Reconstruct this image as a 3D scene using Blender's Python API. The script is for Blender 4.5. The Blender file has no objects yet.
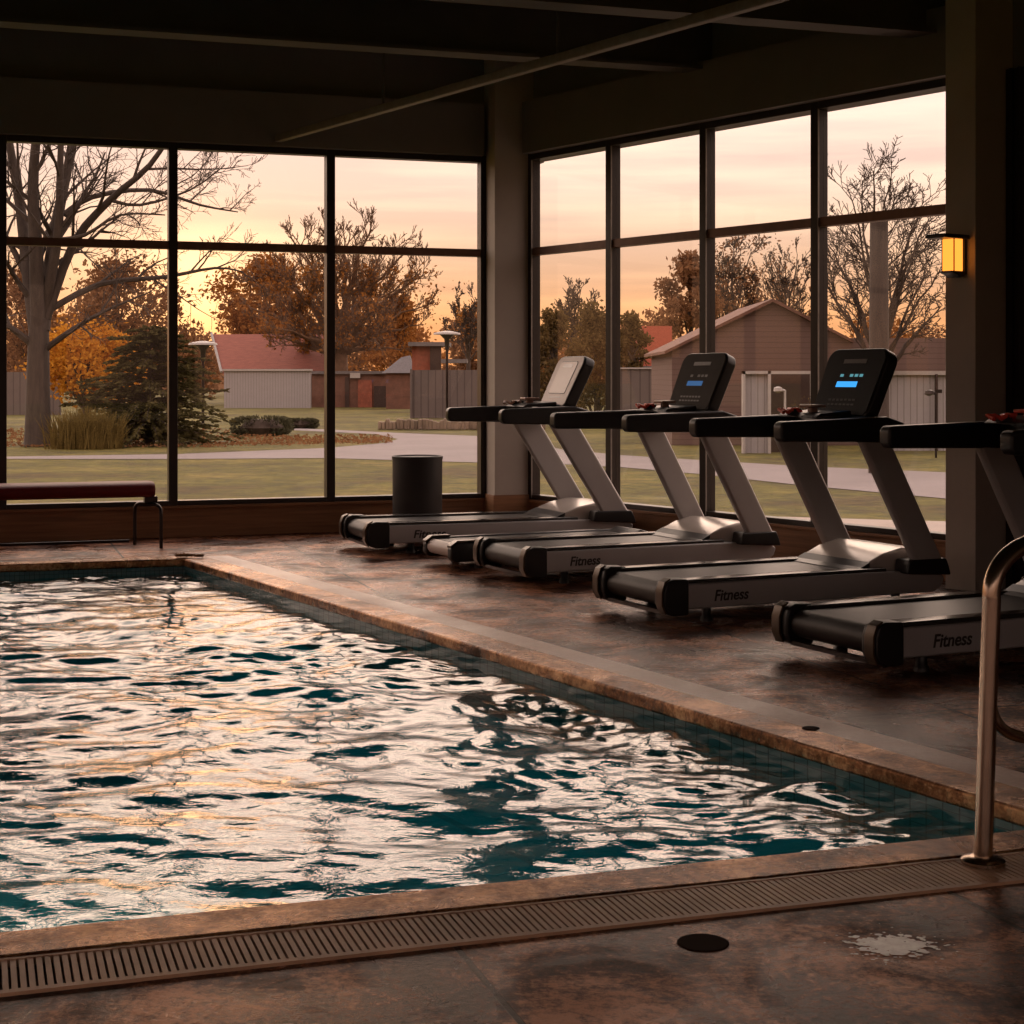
import bpy, bmesh, math, random
import numpy as np
from mathutils import Vector, Matrix
from mathutils.geometry import tessellate_polygon
random.seed(7)
sc = bpy.context.scene
COL = sc.collection
R = math.radians
F, HZ, H = 1650.0, 378.0, 1.3          # focal length in pixels, horizon row, eye height

def gp(px, py, z=0.0):                 # where the line of sight of a point of the photo meets the level z
    Y = F*(H-z)/(py-HZ)
    return ((px-512)/F*Y, Y)

# ------------------------------------------------------------------ materials
def lin(c):
    return tuple(((v/255)/12.92 if v/255 <= .04045 else ((v/255+.055)/1.055)**2.4) for v in c)
class N:
    def __init__(s, name):
        s.m = bpy.data.materials.new(name); s.m.use_nodes = True
        s.t = s.m.node_tree; s.t.nodes.clear()
        s.out = s.t.nodes.new('ShaderNodeOutputMaterial')
    def n(s, typ, **kw):
        nd = s.t.nodes.new('ShaderNode'+typ)
        for k, v in kw.items():
            if k.startswith('i_'):
                key = k[2:]
                nd.inputs[int(key) if key.isdigit() else key.replace('_', ' ')].default_value = v
            else: setattr(nd, k, v)
        return nd
    def l(s, a, b): s.t.links.new(a, b)
    def ramp(s, fac, stops):
        r = s.n('ValToRGB'); e = r.color_ramp.elements
        while len(e) < len(stops): e.new(0.5)
        for q, (p, c) in zip(e, stops):
            q.position = p; q.color = (c, c, c, 1) if not isinstance(c, tuple) else (*c, 1)
        s.l(fac, r.inputs[0]); return r.outputs[0]
    def noise(s, scale, detail=4, rough=.55, co='Object', stretch=None, dist=0.0):
        tc = s.n('TexCoord'); src = tc.outputs[co]
        if stretch:
            mp = s.n('Mapping'); mp.inputs['Scale'].default_value = stretch
            s.l(src, mp.inputs[0]); src = mp.outputs[0]
        nz = s.n('TexNoise'); nz.inputs['Scale'].default_value = scale
        nz.inputs['Detail'].default_value = detail; nz.inputs['Roughness'].default_value = rough
        nz.inputs['Distortion'].default_value = dist
        s.l(src, nz.inputs['Vector']); return nz.outputs['Fac']
    def bump(s, h, strength, dist=.01):
        b = s.n('Bump'); b.inputs['Strength'].default_value = strength; b.inputs['Distance'].default_value = dist
        s.l(h, b.inputs['Height']); return b.outputs[0]

def plain(name, col, rough=.5, metal=0.0, var=.12, scale=12, bump=.0, coat=0.0, stretch=None, spec=None):
    a = N(name); p = a.n('BsdfPrincipled')
    p.inputs['Roughness'].default_value = rough; p.inputs['Metallic'].default_value = metal
    if spec is not None: p.inputs['Specular IOR Level'].default_value = spec
    if coat: p.inputs['Coat Weight'].default_value = coat; p.inputs['Coat Roughness'].default_value = .12
    f = a.noise(scale, 5, .6, stretch=stretch)
    c = a.ramp(f, [(.25, tuple(v*(1-var) for v in col)), (.75, tuple(min(1, v*(1+var)) for v in col))])
    a.l(c, p.inputs['Base Color'])
    if bump: a.l(a.bump(f, bump), p.inputs['Normal'])
    a.l(p.outputs[0], a.out.inputs[0]); return a.m

def emis(name, col, st):
    a = N(name); e = a.n('Emission'); e.inputs[0].default_value = (*col, 1); e.inputs[1].default_value = st
    a.l(e.outputs[0], a.out.inputs[0]); return a.m

def leafmat(name, c1, c2, scale=1.5, trans=.4):
    a = N(name)
    f = a.noise(scale, 3, .7)
    f2 = a.noise(scale*9, 2, .6)
    mx = a.n('Math', operation='MULTIPLY_ADD'); mx.inputs[1].default_value = .5
    a.l(f2, mx.inputs[0]); ad = a.n('Math', operation='MULTIPLY'); ad.inputs[1].default_value = .5
    a.l(f, ad.inputs[0]); a.l(ad.outputs[0], mx.inputs[2])
    c = a.ramp(mx.outputs[0], [(.38, c1), (.62, c2)])
    d = a.n('BsdfDiffuse'); t = a.n('BsdfTranslucent'); m = a.n('MixShader'); m.inputs[0].default_value = trans
    a.l(c, d.inputs[0]); a.l(c, t.inputs[0]); a.l(d.outputs[0], m.inputs[1]); a.l(t.outputs[0], m.inputs[2])
    a.l(m.outputs[0], a.out.inputs[0]); return a.m

def fres(a, ior, normal=None):           # same reflectance from either side of a thin sheet
    g = a.n('NewGeometry'); mp = a.n('MapRange'); mp.inputs[3].default_value = ior; mp.inputs[4].default_value = 1/ior
    a.l(g.outputs['Backfacing'], mp.inputs[0]); f = a.n('Fresnel'); a.l(mp.outputs[0], f.inputs[0])
    if normal: a.l(normal, f.inputs[1])
    return f
def glassmat(name, tint, ior=1.36):
    a = N(name); tr = a.n('BsdfTransparent'); tr.inputs[0].default_value = (*tint, 1)
    gl = a.n('BsdfGlossy'); gl.inputs['Roughness'].default_value = .0
    fr = fres(a, ior)
    m = a.n('MixShader'); a.l(fr.outputs[0], m.inputs[0]); a.l(tr.outputs[0], m.inputs[1]); a.l(gl.outputs[0], m.inputs[2])
    a.l(m.outputs[0], a.out.inputs[0]); return a.m

def watermat():
    a = N('pool_water')
    h1 = a.noise(9, 3, .5, stretch=(1, 1.5, 1), dist=.6)
    h2 = a.noise(30, 3, .55, stretch=(1, 1.4, 1), dist=.5)
    s = a.n('Math', operation='MULTIPLY_ADD'); s.inputs[1].default_value = .22; a.l(h2, s.inputs[0]); a.l(h1, s.inputs[2])
    nb = a.bump(s.outputs[0], WATER_BUMP, .02)
    fr = fres(a, WATER_IOR, nb)
    gl = a.n('BsdfGlossy'); gl.inputs['Roughness'].default_value = .03; a.l(nb, gl.inputs['Normal'])
    tr = a.n('BsdfTransparent'); tr.inputs[0].default_value = (.45, .9, .93, 1)
    m = a.n('MixShader'); a.l(fr.outputs[0], m.inputs[0]); a.l(tr.outputs[0], m.inputs[1]); a.l(gl.outputs[0], m.inputs[2])
    a.l(m.outputs[0], a.out.inputs[0]); return a.m
WATER_BUMP, WATER_IOR = .16, 2.7

def floormat(name, cols, joints=True, rot=0.0, org=(0, 0), rough=(.16, .5), bw=1.6, bh=1.25, spec=.42, ct=.1, metal=0.0, big_scale=1.6):
    a = N(name); p = a.n('BsdfPrincipled')
    p.inputs['Metallic'].default_value = metal; big = a.noise(big_scale, 7, .66, dist=.5); fine = a.noise(38, 6, .75)
    mx = a.n('Math', operation='MULTIPLY_ADD'); mx.inputs[1].default_value = .42; a.l(fine, mx.inputs[0])
    m2 = a.n('Math', operation='MULTIPLY'); m2.inputs[1].default_value = .58; a.l(big, m2.inputs[0]); a.l(m2.outputs[0], mx.inputs[2])
    col = a.ramp(mx.outputs[0], [(.5-ct, cols[0]), (.5, cols[1]), (.5+ct, cols[2])])
    hgt = fine
    if joints:
        tc = a.n('TexCoord'); mp = a.n('Mapping'); mp.vector_type = 'POINT'
        mp.inputs['Location'].default_value = (org[0], org[1], 0); mp.inputs['Rotation'].default_value = (0, 0, rot)
        a.l(tc.outputs['Object'], mp.inputs[0])
        br = a.n('TexBrick'); br.offset = .0
        for k, v in (('Scale', 1.0), ('Mortar Size', .009), ('Mortar Smooth', .3), ('Brick Width', bw), ('Row Height', bh)): br.inputs[k].default_value = v
        a.l(mp.outputs[0], br.inputs[0])
        mixc = a.n('MixRGB'); mixc.inputs[2].default_value = (.012, .007, .005, 1)
        a.l(br.outputs['Fac'], mixc.inputs[0]); a.l(col, mixc.inputs[1]); col = mixc.outputs[0]
        sub = a.n('Math', operation='SUBTRACT'); a.l(fine, sub.inputs[0]); a.l(br.outputs['Fac'], sub.inputs[1]); hgt = sub.outputs[0]
    a.l(col, p.inputs['Base Color'])
    wet = a.noise(2.3, 5, .65, dist=.8)
    rr = a.ramp(wet, [(.4, rough[0]), (.62, rough[1])]); a.l(rr, p.inputs['Roughness'])
    a.l(a.bump(hgt, .55, .006), p.inputs['Normal'])
    p.inputs['Specular IOR Level'].default_value = spec
    a.l(p.outputs[0], a.out.inputs[0]); return a.m

def tilemat(name, c1, c2, mortar, size, rough=.25):
    a = N(name); p = a.n('BsdfPrincipled'); p.inputs['Roughness'].default_value = rough
    tc = a.n('TexCoord'); br = a.n('TexBrick'); br.offset = 0
    br.inputs['Scale'].default_value = 1; br.inputs['Brick Width'].default_value = size; br.inputs['Row Height'].default_value = size
    br.inputs['Mortar Size'].default_value = size*.05
    for k, c in (('Color1', c1), ('Color2', c2), ('Mortar', mortar)): br.inputs[k].default_value = (*c, 1)
    a.l(tc.outputs['UV'], br.inputs[0]); a.l(br.outputs[0], p.inputs['Base Color']); a.l(p.outputs[0], a.out.inputs[0]); return a.m

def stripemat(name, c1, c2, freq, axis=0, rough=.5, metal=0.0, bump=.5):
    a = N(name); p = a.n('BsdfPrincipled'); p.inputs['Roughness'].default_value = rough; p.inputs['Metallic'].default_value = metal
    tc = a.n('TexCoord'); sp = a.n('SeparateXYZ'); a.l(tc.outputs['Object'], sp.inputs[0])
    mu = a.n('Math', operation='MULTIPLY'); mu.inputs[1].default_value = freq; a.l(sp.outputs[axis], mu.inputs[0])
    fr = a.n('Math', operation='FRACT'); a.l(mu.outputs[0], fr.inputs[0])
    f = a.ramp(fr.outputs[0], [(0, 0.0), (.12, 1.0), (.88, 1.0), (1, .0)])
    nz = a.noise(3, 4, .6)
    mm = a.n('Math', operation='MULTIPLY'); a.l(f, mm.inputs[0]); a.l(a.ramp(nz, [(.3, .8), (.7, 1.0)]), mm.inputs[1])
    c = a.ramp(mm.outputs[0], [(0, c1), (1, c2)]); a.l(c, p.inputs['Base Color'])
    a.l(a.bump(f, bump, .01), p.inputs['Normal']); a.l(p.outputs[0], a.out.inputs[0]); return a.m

M = dict(
 deck=floormat('wet_deck_stone', ((.016, .005, .003), (.135, .046, .022), (.56, .26, .145)), True, R(-18.2), (.244, .8), (.14, .55), 1.3, 1.6, .22, .08, .3, 2.4),
 coping=floormat('coping_stone', ((.07, .024, .009), (.28, .12, .048), (.62, .34, .17)), False, rough=(.13, .42), ct=.09, spec=.15, metal=.6, big_scale=3),
 strip=floormat('border_concrete', ((.70, .50, .42), (.80, .60, .52), (.88, .69, .6)), False, rough=(.3, .5), spec=.6),
 gutter=plain('gutter_brown', (.13, .07, .04), .8),
 grate=plain('grate_plastic', (.46, .27, .165), .5, var=.3, scale=5),
 grout=plain('gutter_dark', (.028, .014, .009), .85, spec=.04),
 pool=tilemat('pool_plaster_tile', (.0, .36, .46), (.0, .40, .50), (.0, .28, .36), .3),
 band=tilemat('waterline_tile', (.07, .14, .15), (.10, .17, .17), (.04, .07, .07), .035, .2),
 wall=plain('painted_wall', (.17, .145, .12), .8, var=.08, scale=2, bump=.1),
 lintel=plain('painted_lintel', (.20, .18, .165), .75, var=.1, scale=2),
 colm=plain('painted_column', (.46, .40, .35), .7, var=.08, scale=3, bump=.1),
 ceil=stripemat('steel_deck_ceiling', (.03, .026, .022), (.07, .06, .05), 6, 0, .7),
 beam=plain('painted_beam', (.11, .098, .088), .6, var=.15, scale=3),
 pipe=plain('galvanised_conduit', (.26, .225, .20), .5, .3, var=.2, scale=20),
 frame=plain('bronze_window_frame', (.022, .013, .010), .35, .2, var=.2),
 frame2=plain('bronze_transom', (.20, .10, .068), .4, .2, var=.2),
 wood=plain('stained_wood', (.27, .125, .055), .5, var=.35, scale=3, bump=.15, stretch=(.6, .6, 14)),
 glass=glassmat('window_glass', (.97, .965, .95)),
 black=plain('black_plastic', (.012, .010, .010), .38, var=.2),
 belt=plain('belt_rubber', (.022, .016, .014), .42, var=.2, scale=30, bump=.05, spec=.3),
 rail=plain('foot_rail_plastic', (.035, .03, .027), .17, var=.1),
 silver=plain('silver_paint', (.50, .475, .47), .4, .25, var=.06, scale=4),
 hood=plain('silver_hood', (.62, .55, .50), .25, .3, var=.05, scale=4),
 cap=plain('bronze_trim', (.085, .055, .034), .3, .35, var=.1),
 steel=plain('brushed_steel', (.55, .42, .32), .22, 1.0, var=.1, scale=8, stretch=(6, 6, .4)),
 roller=plain('roller_metal', (.08, .06, .05), .3, .5),
 pface=plain('pale_console_face', (.62, .51, .46), .45, var=.04),
 pinset=plain('pale_console_screen', (.70, .58, .52), .35, var=.03),
 dface=plain('dark_console_face', (.04, .031, .022), .7, var=.1, spec=.2),
 bface=plain('black_console_face', (.008, .007, .007), .6, var=.1, spec=.2),
 grey=plain('grey_print', (.16, .15, .14), .5),
 ink=plain('dark_print', (.03, .025, .025), .5),
 blue=emis('blue_screen', (.06, .42, 1.0), .95), bluedim=emis('dim_blue_screen', (.08, .18, .38), .55),
 cyan=emis('cyan_digits', (.25, .7, .8), .35),
 red=plain('red_plastic', (.75, .06, .03), .4), tan=plain('tan_plastic', (.45, .27, .2), .4),
 maroon=plain('maroon_vinyl', (.14, .010, .009), .5, var=.15, spec=.3), darkmetal=plain('dark_tube', (.03, .02, .018), .3, .6),
 bin=plain('charcoal_bin', (.022, .018, .018), .55, var=.1),
 amber=emis('amber_lamp_glass', (1.0, .29, .035), 1.7),
 grass=None, road=None,
)
def grassmat():
    a = N('autumn_lawn'); p = a.n('BsdfPrincipled'); p.inputs['Roughness'].default_value = .9
    f = a.noise(.35, 8, .7); c = a.ramp(f, [(.38, (.10, .065, .010)), (.5, (.135, .115, .010)), (.62, (.22, .165, .028))])
    f2 = a.noise(3.5, 6, .8)
    mx = a.n('MixRGB'); mx.blend_type = 'MULTIPLY'; mx.inputs[0].default_value = 1; a.l(c, mx.inputs[1])
    a.l(a.ramp(f2, [(.38, .45), (.62, 1.15)]), mx.inputs[2]); a.l(mx.outputs[0], p.inputs['Base Color'])
    a.l(a.bump(f2, .8, .05), p.inputs['Normal']); a.l(p.outputs[0], a.out.inputs[0]); return a.m
M['grass'] = grassmat()
M['blade'] = leafmat('grass_blades', (.12, .10, .02), (.24, .21, .05), .5, .3)
M['road'] = plain('pale_asphalt', (.25, .205, .20), .8, var=.12, scale=.6)
M['plaza'] = plain('plaza_concrete', (.42, .33, .28), .7, var=.12, scale=1)
M['bark'] = plain('bark', (.075, .050, .037), .9, var=.3, scale=5, bump=.5, stretch=(3, 3, .6))
M['bark_haze'] = plain('haze_warmed_bark', (.17, .095, .055), .9, var=.3, scale=5, bump=.3)  # bark colour lightened and warmed to carry the sunset haze
M['barkl'] = plain('pale_bark', (.072, .052, .042), .9, var=.3, scale=5, bump=.5, stretch=(3, 3, .6))
M['lf_rust'] = leafmat('rust_leaves', (.24, .095, .03), (.46, .20, .055))
M['lf_brown'] = leafmat('brown_leaves', (.19, .095, .05), (.34, .175, .085))
M['lf_gold'] = leafmat('golden_leaves', (.38, .15, .03), (.74, .36, .045), trans=.5)
M['lf_green'] = leafmat('evergreen_needles', (.055, .05, .022), (.16, .13, .055), 2, .25)
M['lf_olive'] = leafmat('olive_leaves', (.10, .068, .028), (.20, .13, .05))
M['reed'] = leafmat('reed_blades', (.11, .075, .025), (.24, .17, .06), 4)
M['white_panel'] = stripemat('white_corrugated', (.22, .19, .185), (.37, .34, .345), 8, 0, .6)
M['white_trim'] = plain('white_trim', (.42, .38, .36), .6)
M['fence'] = stripemat('grey_fence_boards', (.08, .06, .055), (.16, .125, .115), 4, 0, .8)
M['brick'] = plain('brick_red', (.28, .085, .05), .85, var=.3, scale=6)
M['brickd'] = plain('brick_brown', (.17, .08, .055), .85, var=.3, scale=3)
M['roof_red'] = plain('red_roof', (.30, .10, .07), .8, var=.2, scale=3, stretch=(1, 1, 6))
M['roof_grey'] = plain('grey_roof', (.16, .14, .14), .7, var=.2)
M['siding'] = stripemat('brown_siding', (.12, .07, .055), (.17, .105, .088), 9, 2, .8, 0, .15)
M['dark'] = plain('dark_opening', (.06, .035, .028), .9)
M['coral'] = plain('coral_panel', (.50, .12, .07), .7)
M['stone'] = plain('rubble_stone', (.25, .18, .13), .9, var=.4, scale=2, bump=.4)
M['bush'] = leafmat('clipped_bush', (.07, .065, .04), (.15, .14, .085), 3, .2)
M['patch'] = plain('glint_white', (.85, .76, .70), .35, spec=.6, var=.3, scale=30)  # whiteness put into the colour for specular glints on the wet deck

# ------------------------------------------------------------------ mesh building
class MB:
    def __init__(s): s.v = []; s.f = []; s.uv = None
    def add(s, vs, fs):
        o = len(s.v); s.v += [tuple(v) for v in vs]; s.f += [tuple(i+o for i in f) for f in fs]; return s
    def box(s, x0, x1, y0, y1, z0, z1, mat=None):
        vs = [(x, y, z) for z in (z0, z1) for (x, y) in ((x0, y0), (x1, y0), (x1, y1), (x0, y1))]
        if mat is not None: vs = [mat @ Vector(v) for v in vs]
        return s.add(vs, [(0, 3, 2, 1), (4, 5, 6, 7), (0, 1, 5, 4), (1, 2, 6, 5), (2, 3, 7, 6), (3, 0, 4, 7)])
    def wbox(s, fr, u0, u1, n0, n1, z0, z1):     # box in a wall's own frame: along, into the room, up
        O, u, n = fr
        q = [(O[0]+u[0]*a+n[0]*b, O[1]+u[1]*a+n[1]*b) for a, b in ((u0, n0), (u1, n0), (u1, n1), (u0, n1))]
        return s.prism(q, z0, z1)
    def prism(s, poly, z0, z1):
        if sum(poly[i][0]*poly[(i+1) % len(poly)][1]-poly[(i+1) % len(poly)][0]*poly[i][1] for i in range(len(poly))) < 0: poly = poly[::-1]
        n = len(poly); vs = [(p[0], p[1], z0) for p in poly]+[(p[0], p[1], z1) for p in poly]
        return s.add(vs, [tuple(range(n))[::-1], tuple(range(n, 2*n))]+[(i, (i+1) % n, n+(i+1) % n, n+i) for i in range(n)])
    def profile(s, pts, y0, y1):                 # polygon in xz, extruded along y
        n = len(pts); vs = [(p[0], y0, p[1]) for p in pts]+[(p[0], y1, p[1]) for p in pts]
        return s.add(vs, [tuple(range(n)), tuple(range(n, 2*n))[::-1]]+[(i, n+i, n+(i+1) % n, (i+1) % n) for i in range(n)])
    def tube(s, pts, rad, seg=8, cap=True, closed=False):
        pts = [Vector(p) for p in pts]; n = len(pts)
        rr = rad if isinstance(rad, (list, tuple)) else [rad]*n
        o = len(s.v); ref = None
        for i, p in enumerate(pts):
            d = (pts[min(i+1, n-1)]-pts[max(i-1, 0)]).normalized()
            if ref is None:
                ref = d.orthogonal().normalized()
            ref = (ref-d*ref.dot(d))
            if ref.length < 1e-5: ref = d.orthogonal()
            ref.normalize(); b = d.cross(ref)
            for k in range(seg):
                a = 2*math.pi*k/seg
                s.v.append(tuple(p+(ref*math.cos(a)+b*math.sin(a))*rr[i]))
        for i in range(n-1):
            for k in range(seg):
                k2 = (k+1) % seg
                s.f.append((o+i*seg+k, o+i*seg+k2, o+(i+1)*seg+k2, o+(i+1)*seg+k))
        if cap:
            s.f.append(tuple(o+k for k in range(seg))[::-1]); s.f.append(tuple(o+(n-1)*seg+k for k in range(seg)))
        return s
    def lathe(s, c, prof, seg=32):               # prof: (r, z)
        o = len(s.v); n = len(prof)
        for r, z in prof:
            for k in range(seg):
                a = 2*math.pi*k/seg; s.v.append((c[0]+r*math.cos(a), c[1]+r*math.sin(a), c[2]+z))
        for i in range(n-1):
            for k in range(seg):
                k2 = (k+1) % seg; s.f.append((o+i*seg+k, o+i*seg+k2, o+(i+1)*seg+k2, o+(i+1)*seg+k))
        s.f.append(tuple(o+k for k in range(seg))[::-1]); s.f.append(tuple(o+(n-1)*seg+k for k in range(seg)))
        return s
    def build(s, name, mat, parent=None, smooth=False, bevel=0, bseg=2, loc=None):
        me = bpy.data.meshes.new(name); me.from_pydata(s.v, [], s.f); me.update()
        if isinstance(mat, str): mat = M[mat]
        me.materials.append(mat)
        o = bpy.data.objects.new(name, me); COL.objects.link(o)
        if parent: o.parent = parent
        if loc: o.location = loc
        if smooth:
            for p in me.polygons: p.use_smooth = True
            me.set_sharp_from_angle(angle=R(50))
        if bevel:
            b = o.modifiers.new('bevel', 'BEVEL'); b.width = bevel; b.segments = bseg; b.limit_method = 'ANGLE'; b.angle_limit = R(35)
            for p in me.polygons: p.use_smooth = True
            me.set_sharp_from_angle(angle=R(180)) if False else None
            b.harden_normals = False
            w = o.modifiers.new('wn', 'WEIGHTED_NORMAL'); w.keep_sharp = False
        return o
def tag(o, label=None, cat=None, group=None, kind=None):
    if label: o['label'] = label
    if cat: o['category'] = cat
    if group: o['group'] = group
    if kind: o['kind'] = kind
    return o
def thing(name, label, cat, loc=(0, 0, 0), rz=0, group=None):
    o = bpy.data.objects.new(name, None); COL.objects.link(o); o.location = loc; o.rotation_euler = (0, 0, rz)
    o.empty_display_size = .2
    return tag(o, label, cat, group)
def st(o): o['kind'] = 'structure'; return o
def planar_uv(o, f):
    me = o.data; uv = me.uv_layers.new(name='uv')
    for p in me.polygons:
        for li in p.loop_indices: uv.data[li].uv = f(me.vertices[me.loops[li].vertex_index].co, p.normal)

# ------------------------------------------------------------------ the room shell
C0 = (0.0, 14.46)
BK = (C0, (-.945, -.327), (.327, -.945))
RT = (C0, (.589, -.808), (-.808, -.589))
def P(fr, u, n): return (fr[0][0]+fr[1][0]*u+fr[2][0]*n, fr[0][1]+fr[1][1]*u+fr[2][1]*n)
ZS, ZT, ZM, ZL, ZC = .27, 3.2, 2.385, 3.66, 4.2
UL, UR = 10.6, 21.5
cBL = P(BK, UL, 0); cRR = P(RT, UR, 0)
room = [C0, cBL, (cBL[0], -3.0), (cRR[0], -3.0), cRR]

# pool
pA, pD = Vector((-2.34, 11.79)), Vector((1.64, 4.76))
near_d = Vector((.95, .312)).normalized(); far_d = Vector((.953, .303)).normalized()
pN = pD-near_d*(9.9); pFr = pA-far_d*(6.2)
def offs(p, q, d):         # line p->q moved d to its left
    t = (q-p).normalized(); n = Vector((-t.y, t.x)); return p+n*d, q+n*d
def inter(l1, l2):
    (a, b), (c, d) = l1, l2; r = b-a; s_ = d-c
    t = ((c-a).x*s_.y-(c-a).y*s_.x)/(r.x*s_.y-r.y*s_.x); return a+r*t
def ring(dr, dn, df, dl):   # pool outline grown by each side's own width
    L = [offs(pA, pD, dr), offs(pD, pN, dn), offs(pN, pFr, dl), offs(pFr, pA, df)]
    return [inter(L[3], L[0]), inter(L[0], L[1]), inter(L[1], L[2]), inter(L[2], L[3])]
R0 = ring(0, 0, 0, 0); R1 = ring(.18, .165, .16, .16); R2 = ring(.36, .385, .161, .161)
def flat(name, outer, holes, z, mat, down=0.0):
    polys = [[Vector((p[0], p[1], z)) for p in outer]]+[[Vector((p[0], p[1], z)) for p in h] for h in holes]
    tr = tessellate_polygon(polys); vs = [v for pl in polys for v in pl]
    m = MB(); fs = []
    for t in tr:
        a, b, c = (vs[i] for i in t)
        fs.append(t if (b-a).cross(c-a).z > 0 else t[::-1])
    m.add(vs, fs)
    if down:
        o = 0
        for pl in polys:
            n = len(pl)
            for i in range(n):
                a, b = pl[i], pl[(i+1) % n]
                m.add([a, b, (b.x, b.y, z-down), (a.x, a.y, z-down)], [(0, 1, 2, 3), (3, 2, 1, 0)][:1])
    return m.build(name, mat)
floor = st(flat('floor', room, [R2], 0.0, 'deck'))
def band(name, a, b, i, z0, z1, mat, bev=.012):
    j = (i+1) % 4
    return MB().prism([a[i], a[j], b[j], b[i]], z0, z1)
cop = MB(); RC = ring(-.014, -.014, -.014, -.014)
for i in range(4):
    j = (i+1) % 4; cop.prism([RC[i], RC[j], R1[j], R1[i]], -.045, .012)
st(cop.build('trim_1', 'coping', bevel=.012, bseg=3))
st(MB().prism([R1[0], R1[1], R2[1], R2[0]], -.06, .004).build('trim_2', 'strip', bevel=.004))
# overflow channel under the near edge, with its slatted cover
st(MB().prism([R1[1], R1[2], R2[2], R2[1]], -.06, -.012).build('trim_3', 'gutter'))
gr = MB(); e0, e1 = R1[1], R1[2]; d = (e1-e0).normalized(); nn = Vector((-d.y, d.x)); Lg = (e1-e0).length; w = (R2[1]-R1[1]).dot(nn)
k = 0.0
while k < Lg:
    a = e0+d*k; b = e0+d*min(k+.0125, Lg)
    gr.prism([a+nn*.012, b+nn*.012, b+nn*(w-.02), a+nn*(w-.02)], -.011, .006); k += .0185
gr.prism([e0, e1, e1+nn*.012, e0+nn*.012], -.011, .008); gr.prism([e0+nn*(w-.02), e1+nn*(w-.02), e1+nn*w, e0+nn*w], -.011, .008)
st(gr.build('trim_4', 'grate'))
# basin
ZW = -.085
bs = MB()
for i in range(4):
    j = (i+1) % 4; a, b = R0[i], R0[j]
    bs.add([(a.x, a.y, -.30), (b.x, b.y, -.30), (b.x, b.y, -1.3), (a.x, a.y, -1.3)], [(0, 1, 2, 3)])
bs.add([(p.x, p.y, -1.3) for p in R0], [(3, 2, 1, 0)])
o = st(bs.build('wall_pool', 'pool')); planar_uv(o, lambda c, n: (c.x, c.y) if abs(n.z) > .5 else (c.x+c.y*.6, c.z))
tb = MB()
for i in range(4):
    j = (i+1) % 4; a, b = R0[i], R0[j]
    tb.add([(a.x, a.y, -.005), (b.x, b.y, -.005), (b.x, b.y, -.30), (a.x, a.y, -.30)], [(0, 1, 2, 3)])
o = st(tb.build('trim_5', 'band')); planar_uv(o, lambda c, n: (c.x*.8+c.y, c.z))
# water
def water():
    rng = np.random.default_rng(5)
    nx, ny = 820, 860
    a = np.array(R0[3]); b = np.array(R0[0]); c = np.array(R0[1]); d_ = np.array(R0[2])
    s = np.linspace(0, 1, nx)[None, :, None]; t = (np.linspace(0, 1, ny)**.8)[:, None, None]
    top = a+(b-a)*s; bot = d_+(c-d_)*s
    XY = bot+(top-bot)*t; X, Y = XY[..., 0], XY[..., 1]
    Z = np.zeros_like(X)
    wx = .12*np.sin(1.3*X+.7*Y+1)+.10*np.sin(-1.9*Y+.8*X); wy = .12*np.sin(1.7*X-.9*Y)+.1*np.sin(2.1*Y+2)
    for i in range(70):
        lam = .10*(1.0/.10)**rng.random(); k_ = 2*np.pi/lam
        th = rng.normal(np.pi/2-.1, .7) if rng.random() < .75 else rng.random()*6.28
        amp = WAVE*lam/(2*np.pi)/math.sqrt(35)
        Z += amp*np.sin(k_*((X+wx)*np.cos(th)+(Y+wy)*np.sin(th))+rng.random()*6.28)
    Z = Z*(1+.35*np.sin(.8*X+1.1*Y)+.2*np.sin(1.9*X-.6*Y+2))+ZW
    V = np.stack([X, Y, Z], -1).reshape(-1, 3)
    i = np.arange(ny-1)[:, None]*nx+np.arange(nx-1)[None, :]
    Fc = np.stack([i, i+1, i+nx+1, i+nx], -1).reshape(-1, 4)
    me = bpy.data.meshes.new('pool_water'); me.vertices.add(len(V)); me.vertices.foreach_set('co', V.ravel())
    me.loops.add(Fc.size); me.loops.foreach_set('vertex_index', Fc.ravel())
    me.polygons.add(len(Fc)); me.polygons.foreach_set('loop_start', np.arange(0, Fc.size, 4)); me.update(calc_edges=True)
    me.polygons.foreach_set('use_smooth', np.ones(len(Fc), bool))
    me.materials.append(watermat()); o = bpy.data.objects.new('pool_water', me); COL.objects.link(o)
    tag(o, 'rippling teal water filling the swimming pool', 'water', kind='stuff')
WAVE = .10
water()

# ceiling and walls
st(MB().prism(room, -1.6, -1.42).build('floor_light_block', 'grout'))  # unseen slab added to stop sky light leaking in from below
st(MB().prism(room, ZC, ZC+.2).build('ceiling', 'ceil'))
wb = MB()
wb.wbox(BK, -.3, UL+.2, -.25, 0, 0, ZS-.03); wb.wbox(BK, -.3, UL+.2, -.25, 0, ZT, ZC)
wb.wbox(BK, 9.62, UL+.2, -.2, 0, ZS-.03, ZT)
wb.wbox(BK, .3, UL, 0, .14, ZT+.02, ZL)                 # deep header over the windows
wb.prism([P(BK, 0, -.25), (-.24, 14.38), (-.142, 14.10), (.181, 14.21), P(RT, .26, -.08), P(RT, 0, -.08)], 0, ZC)
st(wb.build('wall_back', 'lintel'))
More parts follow.
